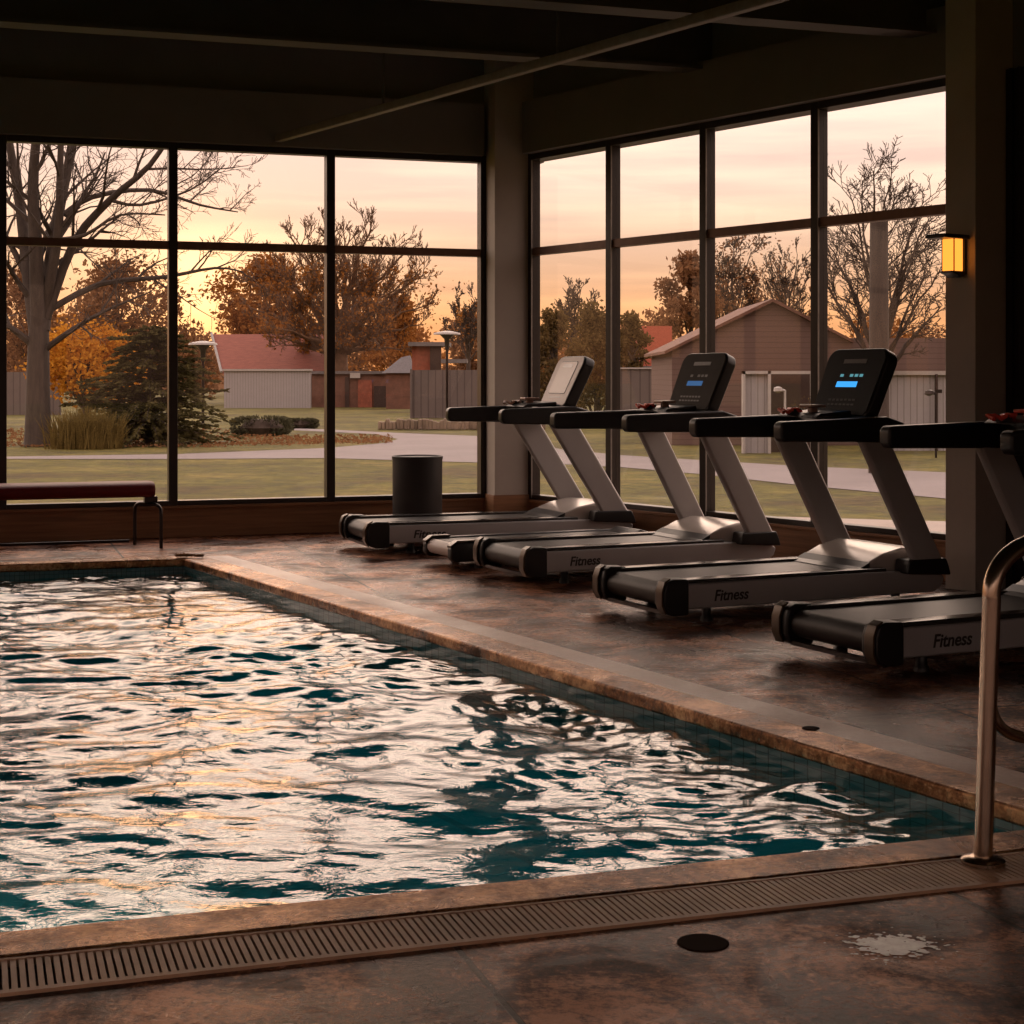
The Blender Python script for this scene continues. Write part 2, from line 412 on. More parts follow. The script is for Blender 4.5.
# the corner column itself is paler paint
corner = [P(BK, .25, .002), (-.145, 14.096), (.179, 14.206), P(RT, .15, -.1)]
st(MB().prism([(-.245, 14.378), (-.147, 14.092), (.184, 14.202), P(RT, .25, -.1)], 0, ZC).build('wall_corner', 'colm'))
wr = MB()
wr.wbox(RT, 0.28, UR, -.25, 0, 0, ZS-.03); wr.wbox(RT, -.2, UR, -.25, 0, ZT, ZC)
wr.wbox(RT, .34, 5.03, 0, .14, ZT+.02, ZL)
wr.wbox(RT, 5.26, UR, -.12, 0, ZS-.03, ZT)
st(wr.build('wall_right', 'lintel'))
st(MB().wbox(RT, 5.03, 5.26, -.2, .357, 0, ZC).build('wall_pillar', 'colm', bevel=.006))
# dark steel jamb and roller door guide right of the pillar
dj = MB().wbox(RT, 5.262, 5.55, .0, .07, 0, ZT)
for q in (5.30, 5.36, 5.44): dj.wbox(RT, q, q+.02, .07, .09, 0, ZT)
dj.wbox(RT, 5.55, 9.0, .0, .05, 0, ZT)
st(dj.build('door_1', 'frame'))
# left and rear walls with big window openings for the evening light
wl = MB(); X0 = cBL[0]
wl.box(X0-.2, X0, -3, cBL[1], 0, .6); wl.box(X0-.2, X0, -3, cBL[1], 3.2, ZC)
for y in (-3, 0.2, 3.4, 6.6, 10.8): wl.box(X0-.2, X0, y, y+.3, .6, 3.2)
st(wl.build('wall_left', 'wall'))
wq = MB(); wq.box(X0, cRR[0], -3.2, -3, 0, REAR_SILL if 'REAR_SILL' in globals() else .5); wq.box(X0, cRR[0], -3.2, -3, 3.0, ZC)
x = X0
while x < cRR[0]: wq.box(x, x+.35, -3.2, -3, .5, 3.0); x += 2.6
st(wq.build('wall_rear', 'wall'))

# wood wainscot under the windows
def plinth(fr, u0, u1, n):
    m = MB(); m.wbox(fr, u0, u1, 0, .05, 0, ZS-.035); m.wbox(fr, u0, u1, 0, .09, .10, .125) if False else None
    m.wbox(fr, u0, u1, -.02, .075, ZS-.035, ZS-.01)
    return st(m.build(n, 'wood', bevel=.004))
plinth(BK, .27, UL, 'baseboard_back'); plinth(RT, .34, 5.03, 'baseboard_right')
cw = MB().prism([(-.262, 14.385), (-.156, 14.074), (.20, 14.19), P(RT, .34, -.02)], 0, .30)
st(cw.build('baseboard_corner', 'wood', bevel=.006))

# windows, one object per bay
wn = [0]
def bay(fr, u0, u1, first, last, dd=(.10, .05)):
    wn[0] += 1
    m = MB(); hw = .036; n0, n1 = -dd[1], dd[0]-.04
    if first: m.wbox(fr, u0-.03, u0+hw, n0, n1, ZS-.01, ZT+.03)
    m.wbox(fr, u1-hw, u1+(hw if not last else .03), n0, n1, ZS-.01, ZT+.03)
    a = u0+hw; b = u1-hw
    m.wbox(fr, a, b, n0, n1, ZS-.01, ZS+.03); m.wbox(fr, a, b, n0, n1, ZT-.03, ZT+.03)
    w = st(m.build('window_%d' % wn[0], 'frame', bevel=.004))
    MB().wbox(fr, a, b, n0+.01, n1-.01, ZM-.032, ZM+.032).build('transom', 'frame2', w)
    MB().wbox(fr, a, b, -.006, .0, ZS+.03, ZM-.032).build('pane', 'glass', w)
    MB().wbox(fr, a, b, -.006, .0, ZM+.032, ZT-.03).build('pane', 'glass', w)
ub = [.27, 1.63, 2.94, 4.275, 5.61, 6.94, 8.27, 9.6]
for i in range(len(ub)-1): bay(BK, ub[i], ub[i+1], i == 0, i == len(ub)-2)
ur = [.31, 1.386, 2.5, 3.64, 5.03]
for i in range(len(ur)-1): bay(RT, ur[i], ur[i+1], i == 0, i == len(ur)-2, (.09, .05))
# left jamb aluminium strips that catch the light
for u in (.36, 1.43, 2.545, 3.685):
    st(MB().wbox(RT, u-.008, u-.002, .044, .056, ZS, ZT-.03).build('trim_%d' % (6+ur.index(min(ur, key=lambda q: abs(q-u)))), 'pipe'))

# beams: I sections running parallel to the back wall
def ibeam(name, p0, p1, zb, h=.42, wf=.2):
    p0 = Vector(p0); p1 = Vector(p1); t = (p1-p0).normalized(); n = Vector((-t.y, t.x)); m = MB()
    for (a, z0, z1) in ((wf/2, zb, zb+.025), (.02, zb+.025, zb+h), (wf/2, zb+h, zb+h+.02)):
        m.prism([p0+n*a, p1+n*a, p1-n*a, p0-n*a], z0, min(z1, ZC))
    return st(m.build(name, 'beam'))
def bline(pt, xl, u_end):    # line through pt parallel to the back wall, from x=xl to the right wall
    t = Vector((.945, .327)); p = Vector(pt); a = p+t*((xl-p.x)/t.x)
    q = inter((p, p+t), (Vector(P(RT, 0, 0)), Vector(P(RT, 1, 0))))
    return a, q+t*u_end
for nme, pt, zb in (('ceiling_beam', (1.48, 12.4), 3.6), ('ceiling_beam', (2.8, 10.65), 3.5), ('ceiling_beam', (2.8, 8.3), 3.6), ('ceiling_beam', (2.8, 5.9), 3.6)):
    a, b = bline(pt, -9.9, .0); ibeam(nme, a, b, zb)
# long conduit rail parallel to the right wall
p0 = Vector((-1.98, 13.72)); t = Vector((3.36, -5.16)).normalized(); p1 = p0+t*11; n = Vector((-t.y, t.x))
cm = MB().prism([p0+n*.03, p1+n*.03, p1-n*.03, p0-n*.03], 3.25, 3.31)
st(cm.build('ceiling_conduit', 'pipe', bevel=.008))
hg = MB()
for q in (1.9, 4.15, 6.5, 9.0):
    c = p0+t*q; hg.tube([(c.x, c.y, 3.31), (c.x, c.y, ZC)], .01, 6)
st(hg.build('ceiling_hangers', 'beam'))

# ------------------------------------------------------------------ treadmills
def text(body, size, parent, loc, rot, mat, name='lettering', ext=.0008):
    cu = bpy.data.curves.new(name, 'FONT'); cu.body = body; cu.size = size; cu.extrude = ext; cu.offset = .0018; cu.shear = .2
    cu.materials.append(M[mat]); cu.align_x = 'LEFT'
    tmp = bpy.data.objects.new('tmp', cu); me = bpy.data.meshes.new_from_object(tmp); bpy.data.objects.remove(tmp)
    o = bpy.data.objects.new(name, me); COL.objects.link(o); o.parent = parent; o.location = loc; o.rotation_euler = rot; return o
def treadmill(px, stretch, yaw, label, face, lit, bits, word='Fitness', arms=(.66, .69)):
    a = R(yaw); W = .375
    o = (px[0]-math.sin(a)*W, px[1]+math.cos(a)*W)
    t = thing('treadmill', label, 'treadmill', (o[0], o[1], 0), a, 'treadmills in a row along the window wall'); t.scale = (stretch, 1, 1)
    for s in (-1, 1):
        y0, y1 = sorted((s*W, s*(W-.055)))
        sk = MB().profile([(.10, .08), (1.84, .08), (1.90, .11), (1.92, .16), (1.86, .205), (1.4, .215), (.10, .215)], y0, y1).build('side_skirt', 'silver', t, bevel=.012)
        y0, y1 = sorted((s*(W-.015), s*(W-.115)))
        MB().profile([(.06, .205), (1.50, .205), (1.50, .232), (.09, .236), (.06, .225)], y0, y1).build('foot_rail', 'rail', t, bevel=.008)
        # rounded black end cap with a bronze bumper
        pr = [(.13, .05), (.13, .24), (.03, .245), (-.015, .225), (-.03, .18), (-.03, .11), (-.01, .065), (.03, .05)]
        y0, y1 = sorted((s*(W+.004), s*(W-.10)))
        ec = MB().profile(pr, y0, y1).build('end_cap', 'black', t, bevel=.012)
        bp = [(.012, .243), (-.018, .224), (-.034, .18), (-.034, .11), (-.012, .066), (-.02, .06), (-.046, .108), (-.046, .184), (-.026, .234), (.010, .252)]
        y0, y1 = sorted((s*(W+.002), s*(W-.06)))
        MB().profile(bp, y0, y1).build('bumper', 'cap', ec, bevel=.003)
        # upright blade
        y0, y1 = sorted((s*(W+.055), s*(W-.005)))
        MB().profile([(1.655, .262), (1.865, .262), (1.462, .97), (1.25, .97)], y0, y1).build('upright', 'silver', t, bevel=.02, bseg=3)
        MB().profile([(1.585, .20), (1.915, .18), (1.90, .23), (1.878, .278), (1.60, .278)], *sorted((s*(W+.062), s*(W-.06)))).build('upright_foot', 'black', t, bevel=.01)
        af = arms[0] if s > 0 else arms[1]      # padded hand rail
        MB().profile([(af, .985), (af+.02, .955), (1.30, .945), (1.50, .935), (1.58, .985), (1.56, 1.05), (1.44, 1.085), (1.1, 1.075), (af+.02, 1.065), (af, 1.045)], *sorted((s*(W+.07), s*(W-.01)))).build('handrail', 'black', t, bevel=.022, bseg=3)
    # belt loop
    top = [(1.46, .218), (.05, .218)]
    arc = [(.055-.065*math.sin(q*math.pi/8), .153+.065*math.cos(q*math.pi/8)) for q in range(1, 9)]
    inn = [(.055, .10), (1.46, .10)]
    MB().profile(top+arc+inn, -.268, .268).build('running_belt', 'belt', t, smooth=True)
    rl = MB().tube([(.055, -.275, .15), (.055, .275, .15)], .055, 20); rl.build('rear_roller', 'roller', t, smooth=True)
    MB().box(.0, .03, -.28, .28, .055, .075).build('rear_guard', 'darkmetal', t)
    MB().box(.12, 1.85, -.31, .31, .085, .13).build('deck_frame', 'black', t)
    # motor hood: curved shell
    hp = [(1.36, .222), (1.42, .262), (1.52, .305), (1.66, .335), (1.80, .325), (1.90, .26), (1.93, .18), (1.90, .12), (1.45, .12)]
    MB().profile(hp, -.305, .305).build('motor_hood', 'hood', t, bevel=.018, bseg=3)
    MB().profile([(1.30, .222), (1.36, .235), (1.42, .262), (1.42, .222)], -.305, .305).build('hood_lip', 'black', t)
    for fx in (.30, 1.62):
        for s in (-1, 1): MB().lathe((fx, s*.29, 0), [(.035, 0), (.035, .02), (.026, .03), (.026, .085)], 12).build('foot', 'black', t, smooth=True)
    # cross bar and console
    MB().profile([(1.36, .98), (1.38, .95), (1.52, .95), (1.56, 1.0), (1.54, 1.07), (1.40, 1.085)], -.37, .37).build('cross_bar', 'black', t, bevel=.015)
    MB().profile([(1.45, 1.05), (1.53, 1.04), (1.56, 1.12), (1.50, 1.14)], -.10, .10).build('console_neck', 'black', t)
    c0, c1 = Vector((1.425, 1.075)), Vector((1.60, 1.475)); ax = (c1-c0).normalized(); L = (c1-c0).length
    nrm = Vector((-ax.y, ax.x))          # towards the runner
    rot = Matrix(((0, ax.x, nrm.x, c0.x), (-1, 0, 0, 0), (0, ax.y, nrm.y, c0.y), (0, 0, 0, 1)))
    def shield(w0, w1, l0, l1, r, k=8):
        pts = []
        for (cx, cy, a0) in ((w0-r*.6, l0+r*.6, -90), (w1-r, l1-r, 0), (-(w1-r), l1-r, 90), (-(w0-r*.6), l0+r*.6, 180)):
            rr = r if cy > l0+r else r*.6
            for q in range(k+1): 
                an = R(a0+90*q/k); pts.append((cx+rr*math.cos(an), cy+rr*math.sin(an)))
        return pts
    cs = MB().prism(shield(.265, .28, 0, L, .08), -.085, 0)
    co = cs.build('console', 'black', t, bevel=.014, bseg=3); co.matrix_local = rot
    fc = MB().prism(shield(.25, .265, .012, L-.012, .07), 0, .004).build('console_face', face, co, smooth=False)
    if lit == 'pale':
        MB().prism(shield(.17, .175, .11, L-.05, .03), .004, .0055).build('screen_border', 'ink', co)
        MB().prism(shield(.165, .17, .114, L-.054, .028), .0055, .0072).build('screen', 'pinset', co)
        MB().box(-.09, .09, L-.105, L-.075, .0072, .0085).build('brand_strip', 'silver', co)
        MB().box(-.11, .11, .075, .085, .004, .006).build('button_row', 'silver', co)
    else:
        MB().box(-.105, .105, L-.10, L-.073, .004, .0055).build('brand_strip', 'grey', co)
        for q in (0, 2, 3, 4): MB().box(-.095+.045*q, -.065+.045*q, L-.185, L-.168, .004, .0055).build('digit', 'cyan' if lit == 'bright' else 'grey', co)
        MB().box(-.105, .085, L-.25, L-.215, .004, .006).build('screen', 'blue' if lit == 'bright' else 'bluedim', co)
        br = MB()
        for q in range(7): br.box(-.13+.037*q, -.105+.037*q, .10, .112, .004, .006); br.box(-.13+.037*q, -.105+.037*q, .072, .082, .004, .006)
        br.build('button_row', 'grey' if lit != 'bright' else 'ink', co)
    # accessory tray with cup rim, clip and stop key
    MB().profile([(1.16, 1.075), (1.42, 1.08), (1.42, 1.115), (1.20, 1.10)], -.14, .25).build('accessory_tray', 'black', t, bevel=.008)
    MB().lathe((1.22, .15, 1.085), [(.042, 0), (.05, .035), (.044, .035), (.036, .01)], 16).build('cup_holder', 'black', t, smooth=True)
    kb = MB().box(1.22, 1.33, -.02, .10, 1.13, 1.148); kb.box(1.25, 1.30, .02, .06, 1.10, 1.13); kb.build('stop_key', bits[1], t, bevel=.006)
    cl = MB(); rr = random.Random(int(px[0]*100))
    pts = [(1.12+.012*q, .13+.05*math.sin(q*1.3)+rr.uniform(-.02, .02), 1.10+.02*abs(math.sin(q*2.1))) for q in range(12)]
    cl.tube(pts, .011, 7); cl.build('safety_cord', bits[0], t, smooth=True)
    text(word, .082, t, (.29, -W-.001, .118), (R(90), 0, 0), 'ink', 'lettering')
    return t
treadmill((-1.03, 12.08), 1.10, 20.5, 'treadmill with pale tan console face, farthest in the row, beside the corner column', 'pface', 'pale', ('tan', 'tan'), arms=(.76, .90))
treadmill((.11, 10.26), .965, 26, 'treadmill with dark brown console and dim blue screen, second from the far end', 'dface', 'dim', ('red', 'tan'), arms=(.58, .68))
treadmill((.82, 8.63), .96, 26, 'treadmill with black console and bright blue screen, in front of the white garage view', 'bface', 'bright', ('red', 'tan'))
treadmill((1.59, 7.11), .97, 26, 'nearest treadmill, its handrails cut off by the right edge, beside the steel handrail', 'bface', 'bright', ('red', 'red'))
# low walking deck without handrails between the first two
def walking_pad():
    a = R(26); W = .25
    px = (-.385, 11.15); o = (px[0]-math.sin(a)*W, px[1]+math.cos(a)*W)
    t = thing('walking_pad', 'low black treadmill deck without handrails, between the two farthest treadmills', 'treadmill', (o[0], o[1], 0), a)
    for s in (-1, 1):
        MB().profile([(.0, .05), (1.55, .05), (1.6, .1), (1.55, .185), (.02, .185), (-.03, .15), (-.03, .08)], *sorted((s*W, s*(W-.07)))).build('side_rail', 'black', t, bevel=.015)
        MB().profile([(.02, .187), (.16, .187), (.16, .198), (.02, .198), (-.03, .165), (-.03, .15)], *sorted((s*(W-.004), s*(W-.066)))).build('end_trim', 'cap', t, bevel=.002)
    MB().tube([(.03, -.18, .125), (.03, .18, .125)], .05, 20).build('rear_roller', 'pface', t, smooth=True)
    MB().box(.05, 1.45, -.175, .175, .15, .175).build('running_belt', 'belt', t, bevel=.004)
    MB().profile([(1.40, .17), (1.5, .21), (1.6, .18), (1.6, .06), (1.4, .06)], -.18, .18).build('motor_hood', 'black', t, bevel=.01)
    for fx in (.2, 1.4):
        for s in (-1, 1): MB().lathe((fx, s*.2, 0), [(.03, 0), (.03, .055)], 10).build('foot', 'black', t)
walking_pad()

# ------------------------------------------------------------------ room furniture
b = thing('trash_bin', 'charcoal cylindrical waste bin standing by the back windows', 'bin', (-.78, 13.6, 0))
MB().lathe((0, 0, 0), [(.195, 0), (.203, .02), (.206, .62), (.206, .65)], 48).build('body', 'bin', b, smooth=True)
MB().lathe((0, 0, 0), [(.209, .63), (.211, .655), (.200, .66), (.192, .655), (.19, .55)], 48).build('rim', 'bin', b, smooth=True)

# bench: maroon padded seat on bent tube legs
A = math.atan2(.327, .945)
bn = thing('bench', 'long bench with maroon padded seat on bent tube legs', 'bench', (-2.76, 12.76, 0), A)
seat = MB(); 
prof = [(.0, .0)]
pr = []
for q in range(16):
    an = 2*math.pi*q/16; pr.append((.20*math.copysign(abs(math.cos(an))**.6, math.cos(an)), .445+.06*math.copysign(abs(math.sin(an))**.7, math.sin(an))))
vs = []; L = [(-3.2, 1), (-.05, 1), (-.02, .93)]
for xx, s_ in L: vs += [(xx, p[0]*s_, .445+(p[1]-.445)*s_) for p in pr]
fs = [tuple(range(16))[::-1], tuple(range(32, 48))]
for i in range(2): fs += [(i*16+k, i*16+(k+1) % 16, (i+1)*16+(k+1) % 16, (i+1)*16+k) for k in range(16)]
MB().add(vs, fs).build('seat', 'maroon', bn, smooth=True)
for xx in (-.035, -2.9):
    pts = [(xx-.10, .17, 0), (xx-.10, .17, .14), (xx-.10, .17, .25)]
    for q in range(1, 8):
        cq, sq = math.cos(math.pi*q/8), math.sin(math.pi*q/8)
        cc = math.copysign(abs(cq)**.6, cq); pts.append((xx-.02-.08*cc, .17*cc, .25+.085*abs(sq)**.6))
    pts += [(xx+.06, -.17, .25), (xx+.06, -.17, .14), (xx+.06, -.17, 0)]
    MB().tube(pts, .014, 8).build('leg', 'darkmetal', bn, smooth=True)
    MB().box(xx-.05, xx+.05, -.05, .05, .33, .39).build('seat_bracket', 'darkmetal', bn, bevel=.01)
MB().tube([(-.18, .17, .03), (-3.0, .17, .03)], .012, 8).build('stretcher', 'darkmetal', bn, smooth=True)

# steel handrail at the pool edge
hr = thing('pool_handrail', 'polished bronze coloured steel handrail at the near pool edge', 'handrail', (1.256, 4.40, 0))
pts = [(0, 0, 0), (.012, 0, .4), (.022, 0, .68)]
for q in range(0, 91, 15): pts.append((.022+.15*(1-math.cos(R(q))), .10*(1-math.cos(R(q))),   .72+.13*math.sin(R(q))))
pts += [(.32, .16, .845), (.55, .30, .80), (.68, .38, .62), (.70, .40, .3), (.70, .40, -.0)]
def smoothpts(pts, k=5):
    P_ = [Vector(p) for p in pts]; out = []
    for i in range(len(P_)-1):
        p0_, p1_, p2_, p3_ = P_[max(i-1, 0)], P_[i], P_[i+1], P_[min(i+2, len(P_)-1)]
        for j in range(k):
            t_ = j/k; out.append(.5*((2*p1_)+(p2_-p0_)*t_+(2*p0_-5*p1_+4*p2_-p3_)*t_*t_+(-p0_+3*p1_-3*p2_+p3_)*t_**3))
    return out+[P_[-1]]
MB().tube(smoothpts(pts), .0245, 20).build('tube', 'steel', hr, smooth=True)
low = [(.02, .01, .50), (.028, .02, .42), (.05, .03, .37), (.10, .06, .335), (.18, .10, .32), (.4, .22, .32), (.70, .40, .32)]
MB().tube(smoothpts(low), .016, 14).build('lower_tube', 'steel', hr, smooth=True)
MB().lathe((0, 0, .008), [(.058, 0), (.058, .008), (.05, .014), (.03, .018)], 28).build('base_flange', 'steel', hr, smooth=True)
MB().lathe((.70, .40, 0.0), [(.058, 0), (.058, .008), (.05, .014), (.03, .018)], 28).build('base_flange', 'steel', hr, smooth=True)

# sconce on the pillar
sx = P(RT, 5.145, .357)
sn = thing('wall_sconce', 'lit amber lantern with flat dark roof on the right pillar', 'lamp', (sx[0], sx[1], 2.04), math.atan2(-.589, -.808))
MB().box(0, .02, -.05, .05, -.11, .12).build('back_plate', 'black', sn, bevel=.004)
MB().box(.0, .235, -.075, .075, .105, .13).build('roof', 'black', sn, bevel=.006)
MB().box(.03, .115, -.045, .045, -.09, .105).build('lamp_glass', 'amber', sn, bevel=.004)
fr = MB()
for (xx, yy) in ((.028, -.047), (.112, -.047), (.028, .043), (.112, .043)): fr.box(xx, xx+.006, yy, yy+.005, -.095, .106)
fr.build('cage', 'black', sn)
MB().profile([(.02, -.09), (.14, -.09), (.12, -.105), (.08, -.115), (.06, -.13), (.02, -.12)], -.05, .05).build('base', 'black', sn, bevel=.004)

# drain cover, coping port, pale stain whitened as glints, leaf crumbs
dc = gp(703, 943); o = tag(MB().lathe((0, 0, 0), [(.060, 0), (.060, .001), (.057, .0022), (.02, .0022)], 28).build('drain_cover', 'grout', loc=(dc[0], dc[1], .0005)), 'round dark drain cover set in the near wet deck', 'drain cover')
dc = gp(811, 732); tag(MB().lathe((0, 0, 0), [(.032, 0), (.032, .003), (.02, .004)], 20).build('vacuum_port', 'grout', loc=(dc[0], dc[1], .0125)), 'small black round port in the right coping', 'pool fitting')
rr = random.Random(3)
for i, (qx, qy, nm, lb) in enumerate(((184, 556.5, 'dry_leaf', 'curled brown leaf on the far pool corner coping'), (199, 557, 'dry_leaf', 'smaller brown leaf to the right on the far pool corner'))):
    c = gp(qx, qy, .02); m = MB(); s_ = .055 if i == 0 else .03
    for q in range(3):
        an = q*2.1+i; cx, cy = math.cos(an)*s_*.4, math.sin(an)*s_*.4
        ring_ = [(cx+math.cos(a_)*s_, cy+math.sin(a_)*s_*.5, .006+.02*math.cos(2*a_)**2) for a_ in (j*.785 for j in range(8))]
        m.add(ring_+[(p[0], p[1], p[2]+.004) for p in ring_], [tuple(range(8))[::-1], tuple(range(8, 16))]+[(j, (j+1) % 8, 8+(j+1) % 8, 8+j) for j in range(8)])
    tag(m.build(nm, 'lf_brown', loc=(c[0], c[1], .012)), lb, 'leaf')
def blotch(name, cx, cy, rx, ry, label):
    m = MB(); rr = random.Random(9)
    c = gp(cx, cy)
    for q in range(420):
        an = rr.uniform(0, 6.28); d_ = abs(rr.gauss(0, .5)); x_, y_ = math.cos(an)*d_*rx*1.1, math.sin(an)*d_*ry*1.1
        s_ = rr.uniform(.002, .013)*max(.3, 1.5-d_); n_ = 7
        m.add([(x_+math.cos(j*.9)*s_*rr.uniform(.7, 1.5), y_+math.sin(j*.9)*s_*rr.uniform(.6, 1.1), 0.0004*q/420) for j in range(n_)], [tuple(range(n_))])
    tag(m.build(name, 'patch', loc=(c[0], c[1], .0012)), label, 'stain', kind='stuff')
blotch('glint_stain', 893, 946, .11, .09, 'pale stain on the near deck, whitened as specular glints')

# ------------------------------------------------------------------ outdoors
ZG = -.08
def G(px, py): return gp(px, py, ZG)
def zat(py, Y): return H+(HZ-py)*Y/F
def xat(px, Y): return (px-512)/F*Y
big = [(-400, -60), (400, -60), (400, 600), (-400, 600)]
st(flat('ground', big, [[p for p in room]], ZG-.01, 'grass'))
def gpoly(name, pts, mat, z):
    return st(flat(name, [gp(x, y, z) for x, y in pts], [], z, mat))
gpoly('ground_road', [(-40, 458.8), (178, 459), (325, 458), (481, 462.5), (560, 464), (620, 467), (700, 474), (800, 485), (940, 498), (1100, 515), (1100, 480), (940, 472), (800, 466), (700, 460), (620, 455), (560, 449), (520, 440), (481, 436), (400, 433), (330, 429.5), (289, 428), (289, 430), (376, 434), (398, 439), (385, 443), (325, 448), (178, 454), (-40, 457.2)], 'road', -.082)
st(flat('ground_terrace', [P(RT, 1.0, -.26), P(RT, 9, -.26), (8, 14.6), (4.1, 15.8), (3.47, 16.0), (1.9, 16.6), (1.1, 17.3)], [], -.07, 'plaza'))

def quads(name, P_, size, mat, parent, seed, aspect=(1, .7), flatten=False):
    rng = np.random.default_rng(seed); P_ = np.asarray(P_); n = len(P_)
    a = rng.normal(size=(n, 3)); 
    if flatten: a[:, 2] *= .25
    a /= np.linalg.norm(a, axis=1)[:, None]
    b = rng.normal(size=(n, 3)); b -= (a*b).sum(1)[:, None]*a; b /= np.linalg.norm(b, axis=1)[:, None]
    s = size*(.55+.9*rng.random(n))[:, None]
    a = a*s*aspect[0]*.5; b = b*s*aspect[1]*.5
    V = np.stack([P_-a, P_-b*.8+a*.1, P_+a, P_+b*.8+a*.1], 1).reshape(-1, 3)
    return rawquads(name, V, mat, parent)
def rawquads(name, V, mat, parent):
    n = len(V)//4; me = bpy.data.meshes.new(name); me.vertices.add(len(V)); me.vertices.foreach_set('co', np.asarray(V, dtype=np.float32).ravel())
    me.loops.add(4*n); me.loops.foreach_set('vertex_index', np.arange(4*n)); me.polygons.add(n)
    me.polygons.foreach_set('loop_start', np.arange(0, 4*n, 4)); me.update(calc_edges=True); me.materials.append(M[mat])
    o = bpy.data.objects.new(name, me); COL.objects.link(o)
    if parent: o.parent = parent
    return o
def grow(m, p, d, L, r, lev, maxlev, rng, tips, up=.15, spread=45, kids=(4, 6), wob=.12, minr=.006, start=.25, ratio=.62):
    n = 5 if lev < 2 else 4
    pts = [p.copy()]; dd = d.copy()
    for i in range(n):
        dd = (dd+Vector((rng.gauss(0, wob), rng.gauss(0, wob), rng.gauss(0, wob)+up*.4))).normalized(); pts.append(pts[-1]+dd*(L/n))
    rad = [max(minr, r*(1-.72*i/n)) for i in range(n+1)]
    m.tube(pts, rad, 7 if lev == 0 else (5 if lev < 3 else 3), cap=False)
    tips.extend(pts[2:] if lev >= maxlev-1 else [])
    if lev >= maxlev: return
    k = rng.randint(*kids)
    for j in range(k):
        f = start+(1-start)*(j+rng.random()*.8)/k; f = min(f, .98); i = min(int(f*n), n-1); q = pts[i].lerp(pts[i+1], f*n-i)
        az = rng.uniform(0, 6.28) if lev else j*2.4+rng.uniform(-.5, .5)
        o1 = dd.orthogonal().normalized(); o2 = dd.cross(o1)
        ang = R(spread*rng.uniform(.7, 1.25))
        nd = (dd*math.cos(ang)+(o1*math.cos(az)+o2*math.sin(az))*math.sin(ang)).normalized()
        nd = (nd+Vector((0, 0, up))).normalized()
        grow(m, q, nd, L*ratio*rng.uniform(.75, 1.2)*(1.1-.35*f), max(minr, rad[i]*.6), lev+1, maxlev, rng, tips, up, spread, kids, wob, minr, .2, ratio)
def tree(px, Y, h, r, label, seed, maxlev=4, leaf=None, nleaf=0, lsize=.15, bark='bark', cat='tree', group=None, spread=42, kids=(4, 6), up=.15, start=.3, ratio=.62, jit=.25, trunk=.55, minr=.012, name='tree', zlim=None, xoff=None, wob=.12):
    x = xat(px, Y) if xoff is None else xoff
    t = thing(name, label, cat, (x, Y, ZG), 0, group)
    m = MB(); tips = []; rng = random.Random(seed)
    grow(m, Vector((0, 0, -.1)), Vector((rng.gauss(0, .03), rng.gauss(0, .03), 1)).normalized(), h*trunk, r, 0, maxlev, rng, tips, up, spread, kids, wob, minr, start, ratio)
    m.tube([(0, 0, -.1), (0, 0, .25)], [r*1.45, r*.98], 9, cap=False)
    m.build('trunk', bark, t, smooth=True)
    if leaf:
        R_ = np.random.default_rng(seed); T = np.array([tuple(v) for v in tips])
        T = T[R_.integers(0, len(T), nleaf)]+R_.normal(size=(nleaf, 3))*jit
        if zlim: T = T[(T[:, 2] < zlim[1])]; T = T[T[:, 2] > zlim[0]]
        quads('foliage', T, lsize, leaf, t, seed)
    return t
def twigs(m, pts, rad, n, L, lev, rng, up, minr, tips, out=None, f0=.25):
    N_ = len(pts)-1
    for j in range(n):
        f = f0+(1-f0)*(j+rng.random())/n; i = min(int(f*N_), N_-1); q = pts[i].lerp(pts[i+1], f*N_-i); d = (pts[i+1]-pts[i]).normalized()
        rv = Vector((rng.gauss(0, 1), rng.gauss(0, 1), rng.gauss(0, 1))); rv = (rv-d*rv.dot(d)).normalized()
        nd = (d*rng.uniform(.55, 1.0)+rv*rng.uniform(.5, .95)+Vector((0, 0, up))).normalized(); l_ = L*rng.uniform(.55, 1.15)*(1.15-.5*f)
        p = [q]; dd = nd
        for k in range(4 if lev > 1 else 3):
            dd = (dd+Vector((rng.gauss(0, .13), rng.gauss(0, .13), rng.gauss(0, .13)+up*.3))).normalized(); p.append(p[-1]+dd*l_/(4 if lev > 1 else 3))
        r0 = max(minr, rad*(1-.6*f)*.5); K = len(p)-1
        m.tube(p, [max(minr, r0*(1-.75*k/K)) for k in range(K+1)], 4 if lev > 1 else 3, cap=False)
        if lev <= 1: tips.extend(p[1:])
        if lev > 0: twigs(m, p, r0, max(3, n-1), l_*.55, lev-1, rng, up, minr, tips, f0=.2)
